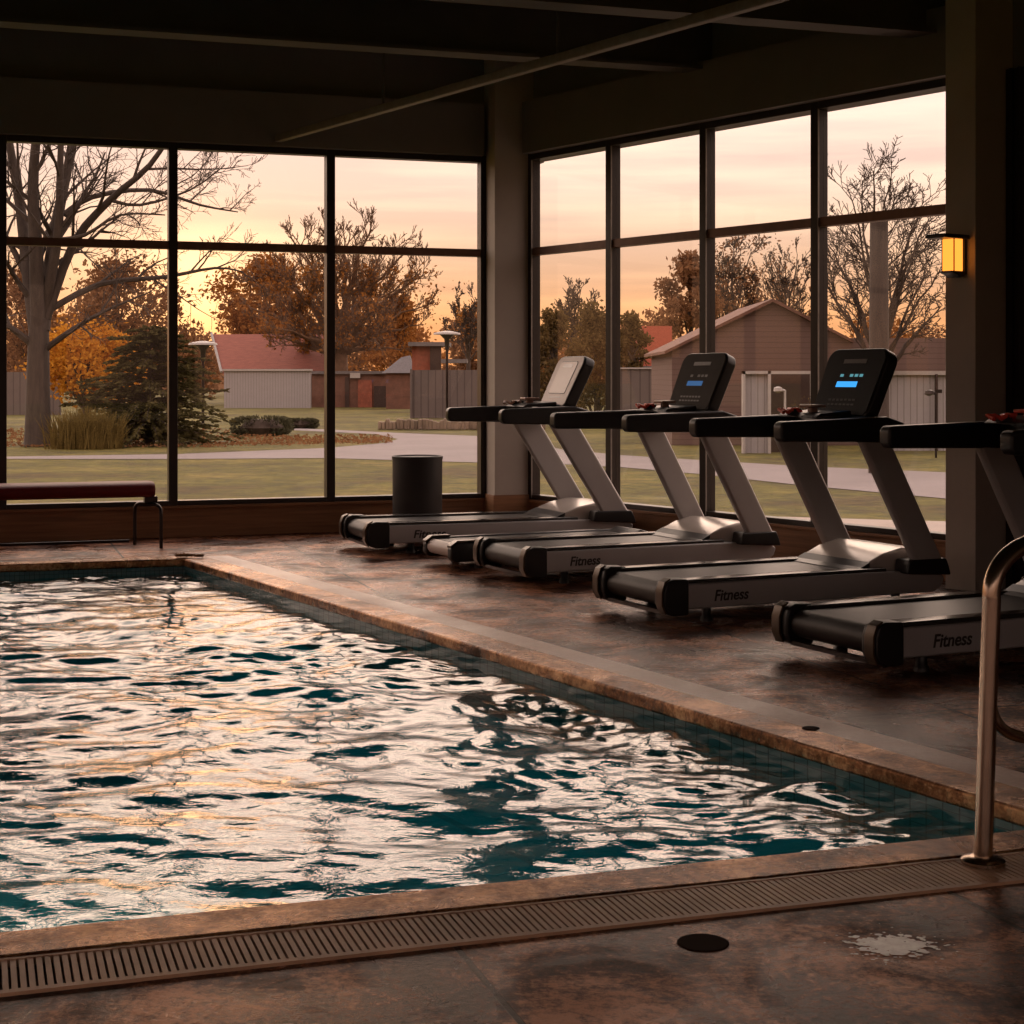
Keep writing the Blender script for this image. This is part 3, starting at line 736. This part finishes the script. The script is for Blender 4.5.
def crowntree(px, Y, ytop, wpx, label, seed, fork=.28, limbs=18, n=5, lev=2, r=.35, leaf=None, nleaf=0, lsize=.2, jit=.2, low=-.15, minr=.025, bark='bark', name='autumn_tree', zsplit=None, up=.12, fl=.33):
    x = xat(px, Y); top = zat(ytop, Y)-ZG; hw = wpx/2*Y/F; t = thing(name, label, 'tree', (x, Y, ZG)); rng = random.Random(seed); m = MB(); tips = []
    zf = top*fork; zc = zf+(top-zf)*.42; rz = top-zc
    m.tube([(0, 0, -.1), (0, 0, .3), (.03, 0, zf), (0, 0, zf+rz*.5)], [r*1.5, r, r*.8, r*.45], 9, cap=False)
    for i in range(limbs):
        h_ = low+(1-low)*((i+.5)/limbs); az = i*2.399+rng.uniform(-.3, .3); c = math.sqrt(max(0, 1-h_*h_))
        e = Vector((math.cos(az)*c*hw, math.sin(az)*c*hw, zc+h_*rz))*1.0; e = e*rng.uniform(.86, 1.0)
        s0 = Vector((0, 0, zf*rng.uniform(.8, 1.0)+rz*.35*rng.random()*max(0, h_)))
        mid = Vector((e.x*.38, e.y*.38, s0.z+(e.z-s0.z)*.62)); pts = []
        for k in range(9):
            u = k/8; pts.append(s0*(1-u)**2+mid*2*u*(1-u)+e*u*u+Vector((rng.gauss(0, 1), rng.gauss(0, 1), rng.gauss(0, .6)))*.018*hw*(1 if k else 0))
        rl = r*rng.uniform(.3, .48); m.tube(pts, [max(minr, rl*(1-.85*k/8)) for k in range(9)], 6, cap=False)
        twigs(m, pts, rl, n+2, (e-s0).length*fl, lev, rng, up, minr, tips, f0=.3); tips.extend(pts[6:])
    m.build('trunk', bark, t, smooth=True)
    if leaf:
        R_ = np.random.default_rng(seed); T = np.array([tuple(v) for v in tips])
        if zsplit: T = T[T[:, 2] < top*zsplit]
        T = T[R_.integers(0, len(T), nleaf)]+R_.normal(size=(nleaf, 3))*jit; quads('foliage', T, lsize, leaf, t, seed)
    return t
def blobtree(px, Y, ytop, ybase_px, wpx, label, seed, leaf, n=5000, lsize=.22, group=None, trunk_r=.12, ygap=.25, name='tree', cat='tree', xoff=None, blobs=14):
    x = xat(px, Y); top = zat(ytop, Y)-ZG; hw = wpx/2*Y/F
    t = thing(name, label, cat, (x, Y, ZG), 0, group)
    R_ = np.random.default_rng(seed); rng = random.Random(seed); m = MB()
    C_ = []
    zb = top*ygap
    for i in range(blobs):
        f = (i+.5)/blobs; z = zb+(top-zb)*(.12+.80*f); ww = hw*math.sqrt(max(.06, 1-(2*f-.75)**2 if f > .37 else 1))*.75
        an = i*2.4+rng.random(); rad = ww*math.sqrt(rng.random()); br = hw*rng.uniform(.28, .46)
        z = min(z, top-br*.75)
        C_.append((math.cos(an)*rad, math.sin(an)*rad, z, br))
    m.tube([(0, 0, -.1), (.05, 0, zb), (0, .05, zb+(top-zb)*.5)], [trunk_r*1.3, trunk_r, trunk_r*.5], 7, cap=False)
    for c in C_: m.tube([(0, 0, max(zb*.7, c[2]-c[3]*2.0)), (c[0]*.5, c[1]*.5, c[2]-c[3]*.7), (c[0], c[1], c[2]+c[3]*.3)], [trunk_r*.5, trunk_r*.3, trunk_r*.12], 5, cap=False)
    m.build('trunk', 'bark', t, smooth=True)
    C_ = np.array(C_); idx = R_.integers(0, len(C_), n); v = R_.normal(size=(n, 3)); v /= np.linalg.norm(v, axis=1)[:, None]
    v *= (R_.random(n)**.45)[:, None]*np.array([1, 1, .8])*(1+.18*R_.normal(size=n))[:, None]
    quads('foliage', C_[idx, :3]+v*C_[idx, 3:4], lsize, leaf, t, seed)
    return t

# the big bare tree at left, its main limbs laid out one by one
t = thing('bare_tree', 'large bare tree with thick trunk at the left windows', 'tree', (xat(38, 33.5), 33.5, ZG))
rng = random.Random(21); m = MB(); tips = []
LIMB = [([(38, 446, 0), (38, 432, 0), (38, 380, 0), (39, 325, 0)], .30, .20), ([(37, 335, 0), (29, 280, .2), (20, 205, .5), (9, 140, .4), (0, 70, .2)], .16, .05), ([(39, 335, 0), (36, 250, -.3), (33, 185, -.4), (38, 120, -.6), (46, 40, -.9)], .17, .05),
 ([(41, 330, 0), (50, 270, .2), (58, 215, .2), (72, 150, .6), (88, 70, .9)], .18, .05), ([(44, 310, 0), (58, 235, -.4), (60, 170, -.7), (63, 90, -.8)], .12, .04), ([(46, 318, 0), (74, 243, 0), (110, 200, -.3), (150, 165, -.6), (178, 120, -.8), (190, 90, -.9)], .105, .02),
 ([(64, 215, .2), (92, 197, .5), (150, 190, .9), (200, 205, 1.3), (238, 212, 1.5)], .07, .012), ([(46, 312, 0), (100, 284, .4), (165, 277, .7), (215, 268, .9), (244, 272, 1.0)], .075, .012), ([(44, 350, 0), (75, 328, -.3), (105, 311, -.6), (150, 292, -1)], .07, .012),
 ([(34, 345, 0), (14, 330, -.2), (-20, 305, -.4), (-60, 280, -.6)], .09, .02), ([(28, 280, .2), (5, 235, .5), (-30, 190, .8), (-60, 150, 1)], .08, .02), ([(55, 240, -.3), (85, 235, -.8), (120, 215, -1.2), (165, 215, -1.6)], .05, .012), ([(110, 200, -.3), (140, 205, -.6), (190, 190, -.8), (225, 165, -1)], .04, .01)]
for pl_, ra, rb in LIMB:
    pts = smoothpts([Vector((xat(a_, 33.5+c_)-t.location.x, c_, zat(b_, 33.5+c_)-ZG)) for a_, b_, c_ in pl_], 3); K = len(pts)-1
    m.tube(pts, [ra+(rb-ra)*k/K for k in range(K+1)], 10 if ra > .1 else 6, cap=False)
    if ra < .28: twigs(m, pts, ra, 7, 1.6 if ra < .09 else 2.1, 2, rng, .08, .0052, tips, f0=.15)
m.build('trunk', 'barkl', t, smooth=True)
# golden tree behind it
blobtree(85, 46, 322, 0, 150, 'golden orange leaved small tree behind the bare trunk and conifer', 4, 'lf_gold', 5200, .15, blobs=22)
# conifer: sweeping fronds
def conifer(px, Y, ytop, wpx, label, seed):
    x = xat(px, Y); top = zat(ytop, Y)-ZG; hw = wpx/2*Y/F; t = thing('conifer_shrub', label, 'conifer', (x, Y, ZG))
    rng = random.Random(seed); R_ = np.random.default_rng(seed); m = MB(); m.tube([(0, 0, -.1), (0, 0, top*.9)], [.12, .02], 7, cap=False); V = []
    for i in range(330):
        f = rng.random()**1.35; z = top*(.05+.9*f); L = hw*(1-f)**.55*rng.uniform(.55, 1.08)+.12; an = rng.uniform(0, 6.28)
        rise = rng.uniform(.05, .5)
        pts = [Vector((math.cos(an)*L*s, math.sin(an)*L*s, z+L*rise*s-.30*L*s*s)) for s in (0, .35, .7, 1)]
        m.tube(pts, [.02, .014, .009, .004], 4, cap=False)
        for k in range(46):
            s = rng.random()**.7; j = min(int(s*3), 2); q = pts[j].lerp(pts[j+1], s*3-j); dr = (pts[j+1]-pts[j]).normalized()
            side = dr.cross(Vector((0, 0, 1))).normalized()*rng.choice((-1, 1)); d2 = (dr*.9+side*rng.uniform(.2, 1)+Vector((0, 0, rng.uniform(-.35, .35)))).normalized()
            l2 = rng.uniform(.07, .19); wv = d2.cross(Vector((rng.gauss(0, 1), rng.gauss(0, 1), rng.gauss(0, 1)))).normalized()*.03
            V += [tuple(q-wv*.5), tuple(q+d2*l2*.5-wv), tuple(q+d2*l2), tuple(q+d2*l2*.5+wv)]
    m.build('trunk', 'bark', t, smooth=True); rawquads('needles', np.array(V), 'lf_green', t)
conifer(150, 34.5, 322, 172, 'broad dark green conifer spreading over the lawn at left', 8)
# tall reeds in front of it
t = thing('reed_clump', 'clump of tall yellowed reeds in front of the conifer', 'ornamental grass', (xat(86, 32.3), 32.3, ZG))
rng = random.Random(5); V = []
for i in range(1100):
    bx, by = rng.gauss(0, .34), rng.gauss(0, .2); bx = max(-.65, min(.65, bx)); h_ = rng.uniform(.35, .85)*(1-.25*abs(bx)); lx, ly = rng.gauss(0, .09)+bx*.12, rng.gauss(0, .08)
    w_ = rng.uniform(.006, .014); mx_ = (bx+lx*.4, by+ly*.4, h_*.6)
    V += [(bx-w_, by, 0), (bx+w_, by, 0), (mx_[0]+w_*.7, mx_[1], mx_[2]), (mx_[0]-w_*.7, mx_[1], mx_[2])]
    V += [(mx_[0]-w_*.7, mx_[1], mx_[2]), (mx_[0]+w_*.7, mx_[1], mx_[2]), (bx+lx*1.3+.002, by+ly, h_), (bx+lx*1.3-.002, by+ly, h_)]
rawquads('blades', np.array(V), 'reed', t)
# bushes on the island
def bush(px, py, w, h, label, seed, mat='bush', n=2600):
    x, Y = G(px, py); t = thing('clipped_bush', label, 'bush', (x, Y, ZG)); R_ = np.random.default_rng(seed)
    v = R_.normal(size=(n, 3)); v /= np.linalg.norm(v, axis=1)[:, None]; v = np.sign(v)*np.abs(v)**.6*np.array([w/2, w*.35, h/2])*(.85+.2*R_.random(n))[:, None]+np.array([0, 0, h/2])
    MB().lathe((0, 0, 0), [(w*.3, 0), (w*.38, h*.4), (w*.25, h*.85)], 12).build('inner_growth', 'bark', t)
    quads('foliage', v, .07, mat, t, seed)
bush(262, 435, 1.45, .45, 'wide low grey green bush on the lawn island', 3); bush(301, 428, .95, .26, 'smaller low bush right of the wide grey green one', 6)
# fallen leaves
R_ = np.random.default_rng(2); pts = []
for _ in range(3600):
    px, py = R_.uniform(-20, 392), 430+18*R_.random()
    if px > 250 and py < 436+.0*px: py = R_.uniform(438, 446)
    if py > 452-.02*px: continue
    x, y = G(px, py); pts.append((x, y, ZG+.02+R_.random()*.03))
o = quads('fallen_leaves', pts, .085, 'lf_brown', None, 2, flatten=True); tag(o, 'fallen rust leaves scattered over the lawn island', 'leaves', kind='stuff')

# trees in the distance
crowntree(340, 80, 213, 196, 'wide crowned half bare autumn tree in the middle of the back windows', 12, fork=.30, limbs=34, n=6, lev=2, r=.42, leaf='lf_rust', nleaf=6500, lsize=.17, jit=.16, low=-.72, minr=.015, up=.3, zsplit=.72, bark='bark_haze')
blobtree(266, 93, 252, 0, 128, 'dense rust coloured tree left of the wide crowned one', 31, 'lf_rust', 7500, .26)
blobtree(398, 92, 296, 0, 86, 'low rust coloured tree right of the wide crowned one', 32, 'lf_rust', 4200, .24)
blobtree(318, 97, 322, 0, 84, 'low rust coloured tree behind the red roof gable end', 33, 'lf_rust', 3600, .24)
crowntree(468, 100, 288, 58, 'small bare feathery tree beside the corner column', 41, fork=.4, limbs=14, r=.15, leaf='lf_rust', nleaf=500, lsize=.16, low=-.1, minr=.022, name='bare_tree', up=.3)
blobtree(118, 88, 250, 0, 150, 'tall brown tree behind the golden one at left', 51, 'lf_brown', 6000, .28, ygap=.15, blobs=20)
blobtree(30, 92, 262, 0, 120, 'brown tree at the far left edge behind the bare trunk', 52, 'lf_brown', 5000, .28, ygap=.12, blobs=18)
blobtree(690, 72, 250, 0, 84, 'dark leafy tree above the fence in the second right window', 61, 'lf_brown', 4200, .22, ygap=.42, blobs=16)
crowntree(732, 82, 238, 62, 'tall loose tree rising behind the brown gable', 62, fork=.35, limbs=16, r=.2, leaf='lf_brown', nleaf=2600, lsize=.18, low=-.3, minr=.018, name='tree')
crowntree(785, 92, 246, 74, 'wispy tree on the right behind the brown gable', 63, fork=.35, limbs=18, r=.2, leaf='lf_brown', nleaf=1100, lsize=.15, low=-.3, minr=.018, name='tree', up=.3)
crowntree(574, 66, 277, 50, 'slim bare tree above the dark hedge in the first right window', 64, fork=.4, limbs=12, r=.13, low=0, minr=.014, name='bare_tree', up=.35)
blobtree(556, 47, 305, 0, 74, 'dark olive evergreen beside the corner column', 65, 'lf_olive', 6500, .13, ygap=.03, blobs=18)
blobtree(596, 50, 302, 0, 66, 'dark olive evergreen behind the farthest console', 66, 'lf_olive', 6500, .13, ygap=.03, blobs=18)
blobtree(633, 47.5, 308, 0, 48, 'dark olive evergreen left of the coral wall', 67, 'lf_olive', 5200, .13, ygap=.03, blobs=18)
crowntree(880, 31, 142, 150, 'bare branching tree behind the last right window', 77, fork=.22, limbs=17, n=5, lev=2, r=.13, low=-.1, minr=.0065, name='bare_tree', up=.15, fl=.36)
# woods on the rise beyond
wl_ = []
lab = ['brown woodland tree on the horizon behind the sheds']
k = 0
for px in range(-60, 1120, 52):
    Y = 118+7*((k*37) % 5); yt = 318+10*math.sin(k*1.7)+(-8 if px < 200 else 0)
    blobtree(px+random.uniform(-12, 12), Y, yt, 0, random.uniform(84, 116), 'brown woodland tree in the distant tree line', 100+k, 'lf_brown' if k % 3 else 'lf_rust', 2300, .38, group='distant woodland', ygap=.06, blobs=12, name='woodland_tree'); k += 1
hills = MB()
for i, (x0, x1, hgt, Y) in enumerate(((-90, -10, 5.0, 190), (-20, 60, 4.6, 200), (40, 130, 7.5, 185))):
    n_ = 14; vs = []
    for a_ in range(n_+1):
        f = a_/n_; xx = x0+(x1-x0)*f; z = hgt*math.sin(math.pi*f)**.7
        vs += [(xx, Y-25, ZG), (xx, Y, z), (xx, Y+30, ZG)]
    hills.add(vs, [(3*q+c, 3*q+3+c, 3*q+4+c, 3*q+1+c) for q in range(n_) for c in (0, 1)])
st(hills.build('ground_hills', 'lf_brown'))

# buildings and fences beyond the lawn
def bx(name, px0, px1, Y, ytop, mat, parent, dpt=.15, ybot=None):
    z1 = zat(ytop, Y); z0 = ZG-.05 if ybot is None else zat(ybot, Y); ox, oy, oz = parent.location if parent else (0, 0, 0)
    return MB().box(xat(px0, Y)-ox, xat(px1, Y)-ox, Y-oy, Y+dpt-oy, z0-oz, z1-oz).build(name, mat, parent)
# white fence panel and red roofed house
t = thing('white_fence', 'white corrugated fence below the red roof', 'fence', (xat(270, 76), 76, ZG)); bx('panel', 224, 311, 76, 370.5, 'white_panel', t); bx('cap_rail', 222, 312, 75.9, 369, 'white_trim', t, .3, 371)
t = thing('house', 'house with a red pitched roof behind the white fence', 'house', (xat(275, 82), 82, ZG))
W0, W1 = xat(224, 82)-t.location.x, xat(326, 82)-t.location.x
MB().box(W0+.3, W1-.3, 0, 4, 0, 1.9).build('wall', 'brickd', t)
ze = zat(372, 82)-ZG; zr = zat(334, 84)-ZG
m = MB().add([(W0-.0, -.4, ze), (W1+.1, -.4, ze), (W1-.4, 2.4, zr), (W0-1.0, 2.4, zr), (W0-.0, 4.6, ze), (W1+.1, 4.6, ze), (W0, -.4, ze-.12), (W1+.1, -.4, ze-.12), (W1+.1, 4.6, ze-.12), (W0, 4.6, ze-.12)], [(0, 1, 2, 3), (3, 2, 5, 4), (1, 5, 2), (0, 3, 4), (0, 6, 7, 1), (1, 7, 8, 5), (5, 8, 9, 4), (4, 9, 6, 0), (6, 9, 8, 7)])
m.build('roof', 'roof_red', t)
MB().tube([(W0-.05, -.45, ze), (W0-1.05, 2.35, zr+.05)], .07, 6).build('verge_trim', 'white_trim', t)
# brown sheds
t = thing('brick_shed', 'long low brown brick shed behind the central tree trunk', 'shed', (xat(356, 78), 78, ZG))
bx('wall', 312, 410, 78, 374, 'brickd', t, 2.5); bx('roof', 310, 412, 77.8, 371, 'roof_grey', t, 3, 374)
bx('door', 345, 349, 77.9, 377, 'dark', t); bx('door', 358, 372, 77.9, 380, 'brick', t); bx('door', 374, 398, 77.9, 386, 'dark', t); bx('sign', 350, 360, 77.7, 373, 'white_trim', t, .1, 378)
t = thing('garden_shed', 'shed with a blue grey pitched roof left of the brick chimney block', 'shed', (xat(397, 74), 74, ZG))
bx('wall', 386, 411, 74, 370, 'brickd', t, 2)
m = MB(); lx = t.location.x
m.add([(xat(382, 74)-lx, -.2, zat(373, 74)-ZG), (xat(414, 74)-lx, -.2, zat(373, 74)-ZG), (xat(409, 74)-lx, .9, zat(355, 74)-ZG), (xat(400, 74)-lx, .9, zat(357, 74)-ZG), (xat(382, 74)-lx, 2, zat(373, 74)-ZG), (xat(414, 74)-lx, 2, zat(373, 74)-ZG)], [(0, 1, 2, 3), (1, 5, 2), (2, 5, 4, 3), (0, 3, 4), (0, 4, 5, 1)]).build('roof', 'roof_grey', t)
t = thing('brick_outbuilding', 'red brick block with dark overhanging roof above the grey fence', 'building', (xat(432, 66), 66, ZG))
bx('wall', 412, 438, 66, 345, 'brick', t, 2); bx('side_wall', 430, 441, 65.8, 346, 'dark', t, .3); bx('roof', 408, 449, 65.6, 342, 'roof_grey', t, 2.6, 346); bx('lean_to_roof', 441, 467, 65.6, 359, 'roof_grey', t, 1.5, 363)
t = thing('board_fence', 'tall grey board fence seen left of the corner column', 'fence', (xat(450, 57), 57, ZG)); bx('panel', 410, 540, 57, 370, 'fence', t); bx('post', 410, 412, 56.9, 369, 'fence', t, .2)
t = thing('board_fence', 'dark board fence at the far left edge behind the bare trunk', 'fence', (xat(20, 62), 62, ZG)); bx('panel', -40, 60, 62, 372, 'fence', t)
t = thing('board_fence', 'grey board fence in the right windows left of the coral wall', 'fence', (xat(640, 44.5), 44.5, ZG)); bx('panel', 612, 668, 44.5, 369, 'fence', t); bx('cap_rail', 612, 668, 44.45, 367.5, 'white_trim', t, .25, 369)
t = thing('coral_wall', 'narrow coral red building end above the grey fence', 'building', (xat(660, 50), 50, ZG)); bx('wall', 642, 672, 50, 326, 'coral', t, 3); bx('roof', 636, 674, 49.8, 366, 'roof_grey', t, .5, 369)
t = thing('low_stone_wall', 'low rubble stone wall along the road', 'wall', (xat(430, 44), 44, ZG))
rng = random.Random(4); m = MB()
for i in range(46):
    u = xat(378, 44)+(xat(545, 44)-xat(378, 44))*i/46-t.location.x; w_ = .11; h_ = rng.uniform(.2, .3)
    m.box(u, u+w_*rng.uniform(.8, 1.05), rng.uniform(-.1, 0), .3, 0, h_)
m.build('stones', 'stone', t, bevel=.03)
# street lamps
def lamp(px, Y, ytop, label, s=1):
    t = thing('street_lamp', label, 'street lamp', (xat(px, Y), Y, ZG)); h_ = zat(ytop, Y)-ZG
    MB().tube([(0, 0, 0), (0, 0, h_-.25)], .045, 8).build('pole', 'darkmetal', t, smooth=True)
    MB().lathe((0, 0, h_-.65*s), [(.06, 0), (.09*s, .35*s), (.24*s, .5*s)], 14).build('head', 'black', t, smooth=True)
    MB().lathe((0, 0, h_-.15*s), [(.45*s, 0), (.42*s, .06), (.1, .12)], 16).build('lamp_hood', 'white_trim', t, smooth=True)
lamp(203, 50, 340, 'street lamp with flat white hood above the conifer')
lamp(447, 54, 330, 'street lamp standing in front of the brick chimney block')
# siding building with gable and garage
t = thing('siding_building', 'large brown siding building with a low gable in the right windows', 'building', (xat(772, 34), 34, ZG)); lx = t.location.x
g = [(672, 452), (672, 348), (772, 300), (846, 338), (1010, 338), (1010, 452)]
pts = [(xat(a_, 34)-lx, zat(b_, 34)-ZG) for a_, b_ in g]; pts[0] = (pts[0][0], -.05); pts[-1] = (pts[-1][0], -.05)
MB().profile(pts, 0, 5).build('wall', 'siding', t)
rf = MB(); e = [(xat(a_, 34)-lx, zat(b_, 34)-ZG) for a_, b_ in ((664, 354), (772, 302), (852, 343))]
rf.profile([e[0], e[1], e[2], (e[2][0], e[2][1]+.06), (e[1][0], e[1][1]+.07), (e[0][0], e[0][1]+.06)], -.15, 5.1); rf.build('roof', 'brickd', t)
t = thing('garage', 'low white framed garage with one open bay under the brown gable', 'garage', (xat(778, 30.5), 30.5, ZG))
bx('panel', 745, 768, 30.5, 374, 'white_panel', t, .1); bx('opening', 770, 815, 30.9, 374, 'dark', t, .1); bx('frame', 743, 815, 30.4, 371, 'white_trim', t, .2, 374); bx('post', 768, 771, 30.4, 371, 'white_trim', t, .2); bx('post', 743, 745.5, 30.4, 371, 'white_trim', t, .2); bx('post', 812, 815, 30.4, 371, 'white_trim', t, .2)
t = thing('white_shed', 'white corrugated shed wall left of the right pillar', 'shed', (xat(930, 31.5), 31.5, ZG)); bx('panel', 880, 1000, 31.5, 374, 'white_panel', t, .8, ); bx('fascia', 878, 1002, 31.4, 371, 'white_trim', t, .3, 375)
bx('corner_post', 936, 938, 31.35, 374, 'dark', t, .1)
# outdoor water tap / bird feeder shapes and little shrub before the garage
for px, py, lb in ((781, 390, 'slim pale pipe post with round head before the open garage bay'), (932, 393, 'dark metal feeder on a post before the white shed')):
    Y = 28.5; t = thing('garden_post', lb, 'post', (xat(px+4, Y), Y, ZG)); z = zat(py, Y)-ZG; mt = 'white_trim' if px < 800 else 'darkmetal'
    MB().tube([(0, 0, 0), (0, 0, z)], .02, 8).build('pole', mt, t)
    m = MB().tube([(0, 0, z-.02), (-.10, 0, z+.02)], .025, 8); m.lathe((-.12, 0, z-.05), [(.02, 0), (.08, .03), (.07, .09), (.02, .11)], 12); m.build('head', mt, t, smooth=True)
    if px > 800: MB().box(-.02, .10, -.02, .02, z, z+.06).build('arm', mt, t)
tree(802, 29.5, 1.25, .015, 'small golden sapling in front of the open garage bay', 88, 3, 'lf_olive', 260, .05, spread=35, kids=(4, 5), minr=.004, jit=.06, name='sapling')
# utility pole
t = thing('utility_pole', 'thick wooden utility pole behind the last right window', 'utility pole', (xat(879, 24), 24, ZG))
MB().tube([(0, 0, -.1), (0, 0, zat(222, 24)-ZG)], [.155, .13], 14).build('pole', 'barkl', t, smooth=True)

# ------------------------------------------------------------------ sky
SUN_AZ, SUN_EL = math.atan2(-318, 1650), R(2.9)
sd = Vector((math.sin(SUN_AZ)*math.cos(SUN_EL), math.cos(SUN_AZ)*math.cos(SUN_EL), math.sin(SUN_EL)))
w = bpy.data.worlds.new('evening_sky'); sc.world = w; w.use_nodes = True; nt = w.node_tree; nt.nodes.clear()
def nn_(t, **k):
    x = nt.nodes.new('ShaderNode'+t)
    for a_, b_ in k.items(): setattr(x, a_, b_)
    return x
L_ = nt.links.new
tc = nn_('TexCoord'); nm = nn_('VectorMath', operation='NORMALIZE'); L_(tc.outputs['Generated'], nm.inputs[0])
sp = nn_('SeparateXYZ'); L_(nm.outputs[0], sp.inputs[0])
ab = nn_('Math', operation='ABSOLUTE'); L_(sp.outputs[2], ab.inputs[0])
def wramp(fac, stops):
    r = nn_('ValToRGB'); e = r.color_ramp.elements
    while len(e) < len(stops): e.new(.5)
    for q, (p, c) in zip(e, stops): q.position = p; q.color = (*c, 1)
    L_(fac, r.inputs[0]); return r.outputs[0]
warm = wramp(ab.outputs[0], [(0, (1.15, .44, .14)), (.035, (1.15, .56, .24)), (.07, (1.18, .74, .46)), (.115, (1.32, .97, .76)), (.165, (1.36, 1.03, .88)), (.24, (4.0, 3.05, 2.5)), (.34, (4.0, 3.05, 2.5)), (.6, (1.9, 1.6, 1.45)), (1, (1.1, 1.05, 1.1))])
cool = wramp(ab.outputs[0], [(0, (.34, .18, .12)), (.06, (.42, .25, .18)), (.13, (.50, .36, .30)), (.17, (.60, .44, .38)), (.33, (1.9, 1.4, 1.2)), (1, (1.1, 1.0, 1.05))])
dt = nn_('VectorMath', operation='DOT_PRODUCT'); L_(nm.outputs[0], dt.inputs[0]); dt.inputs[1].default_value = sd
mr = nn_('MapRange', interpolation_type='SMOOTHSTEP'); mr.inputs[1].default_value = -.2; mr.inputs[2].default_value = .99; L_(dt.outputs['Value'], mr.inputs[0])
mx = nn_('MixRGB'); L_(mr.outputs[0], mx.inputs[0]); L_(cool, mx.inputs[1]); L_(warm, mx.inputs[2])
# streaky cloud
mp = nn_('Mapping'); mp.inputs['Scale'].default_value = (1.6, 1.6, 22); L_(nm.outputs[0], mp.inputs[0])
nz = nn_('TexNoise'); nz.inputs['Scale'].default_value = 1.7; nz.inputs['Detail'].default_value = 6; nz.inputs['Roughness'].default_value = .55; L_(mp.outputs[0], nz.inputs['Vector'])
cr = wramp(nz.outputs['Fac'], [(.36, (.76, .73, .76)), (.62, (1.08, 1.05, 1.0))])
m2 = nn_('MixRGB', blend_type='MULTIPLY'); m2.inputs[0].default_value = 1; L_(mx.outputs[0], m2.inputs[1]); L_(cr, m2.inputs[2])
def lobe(power, col, st_):
    mm = nn_('Math', operation='MAXIMUM'); mm.inputs[1].default_value = 0; L_(dt.outputs['Value'], mm.inputs[0])
    pw = nn_('Math', operation='POWER'); pw.inputs[1].default_value = power; L_(mm.outputs[0], pw.inputs[0])
    sc_ = nn_('VectorMath', operation='SCALE'); sc_.inputs[0].default_value = tuple(c*st_ for c in col); L_(pw.outputs[0], sc_.inputs['Scale']); return sc_.outputs[0]
acc = m2.outputs[0]
for pw, cl, s_ in ((90, (1, .42, .12), .20), (900, (1, .48, .14), .5), (3000, (1, .7, .35), .5)):
    ad = nn_('VectorMath', operation='ADD'); L_(acc, ad.inputs[0]); L_(lobe(pw, cl, s_), ad.inputs[1]); acc = ad.outputs[0]
bg = nn_('Background'); L_(acc, bg.inputs[0]); bg.inputs[1].default_value = 1.0
ow = nn_('OutputWorld'); L_(bg.outputs[0], ow.inputs[0])
sl = bpy.data.lights.new('sun', 'SUN'); sl.energy = .15; sl.color = (1, .50, .2); sl.angle = R(12)
so = bpy.data.objects.new('sun', sl); COL.objects.link(so); so.rotation_euler = (-sd).to_track_quat('-Z', 'Y').to_euler(); so.location = (0, 60, 30)

# ------------------------------------------------------------------ camera and colour
cam = bpy.data.cameras.new('camera'); cam.sensor_width = 36; cam.lens = 36*F/1024; cam.shift_y = -(512-HZ)/1024
cam.clip_end = 2000
co = bpy.data.objects.new('camera', cam); COL.objects.link(co); co.location = (0, 0, H); co.rotation_euler = (R(90), 0, 0)
sc.camera = co
vs_ = sc.view_settings; vs_.view_transform = 'Standard'; vs_.look = 'None'; vs_.gamma = 1; vs_.use_curve_mapping = False; vs_.exposure = 0.17
cy = sc.cycles; cy.use_denoising = True; cy.max_bounces = 8; cy.transparent_max_bounces = 24; cy.diffuse_bounces = 4; cy.glossy_bounces = 4
cy.sample_clamp_indirect = 6; cy.caustics_reflective = False; cy.caustics_refractive = False
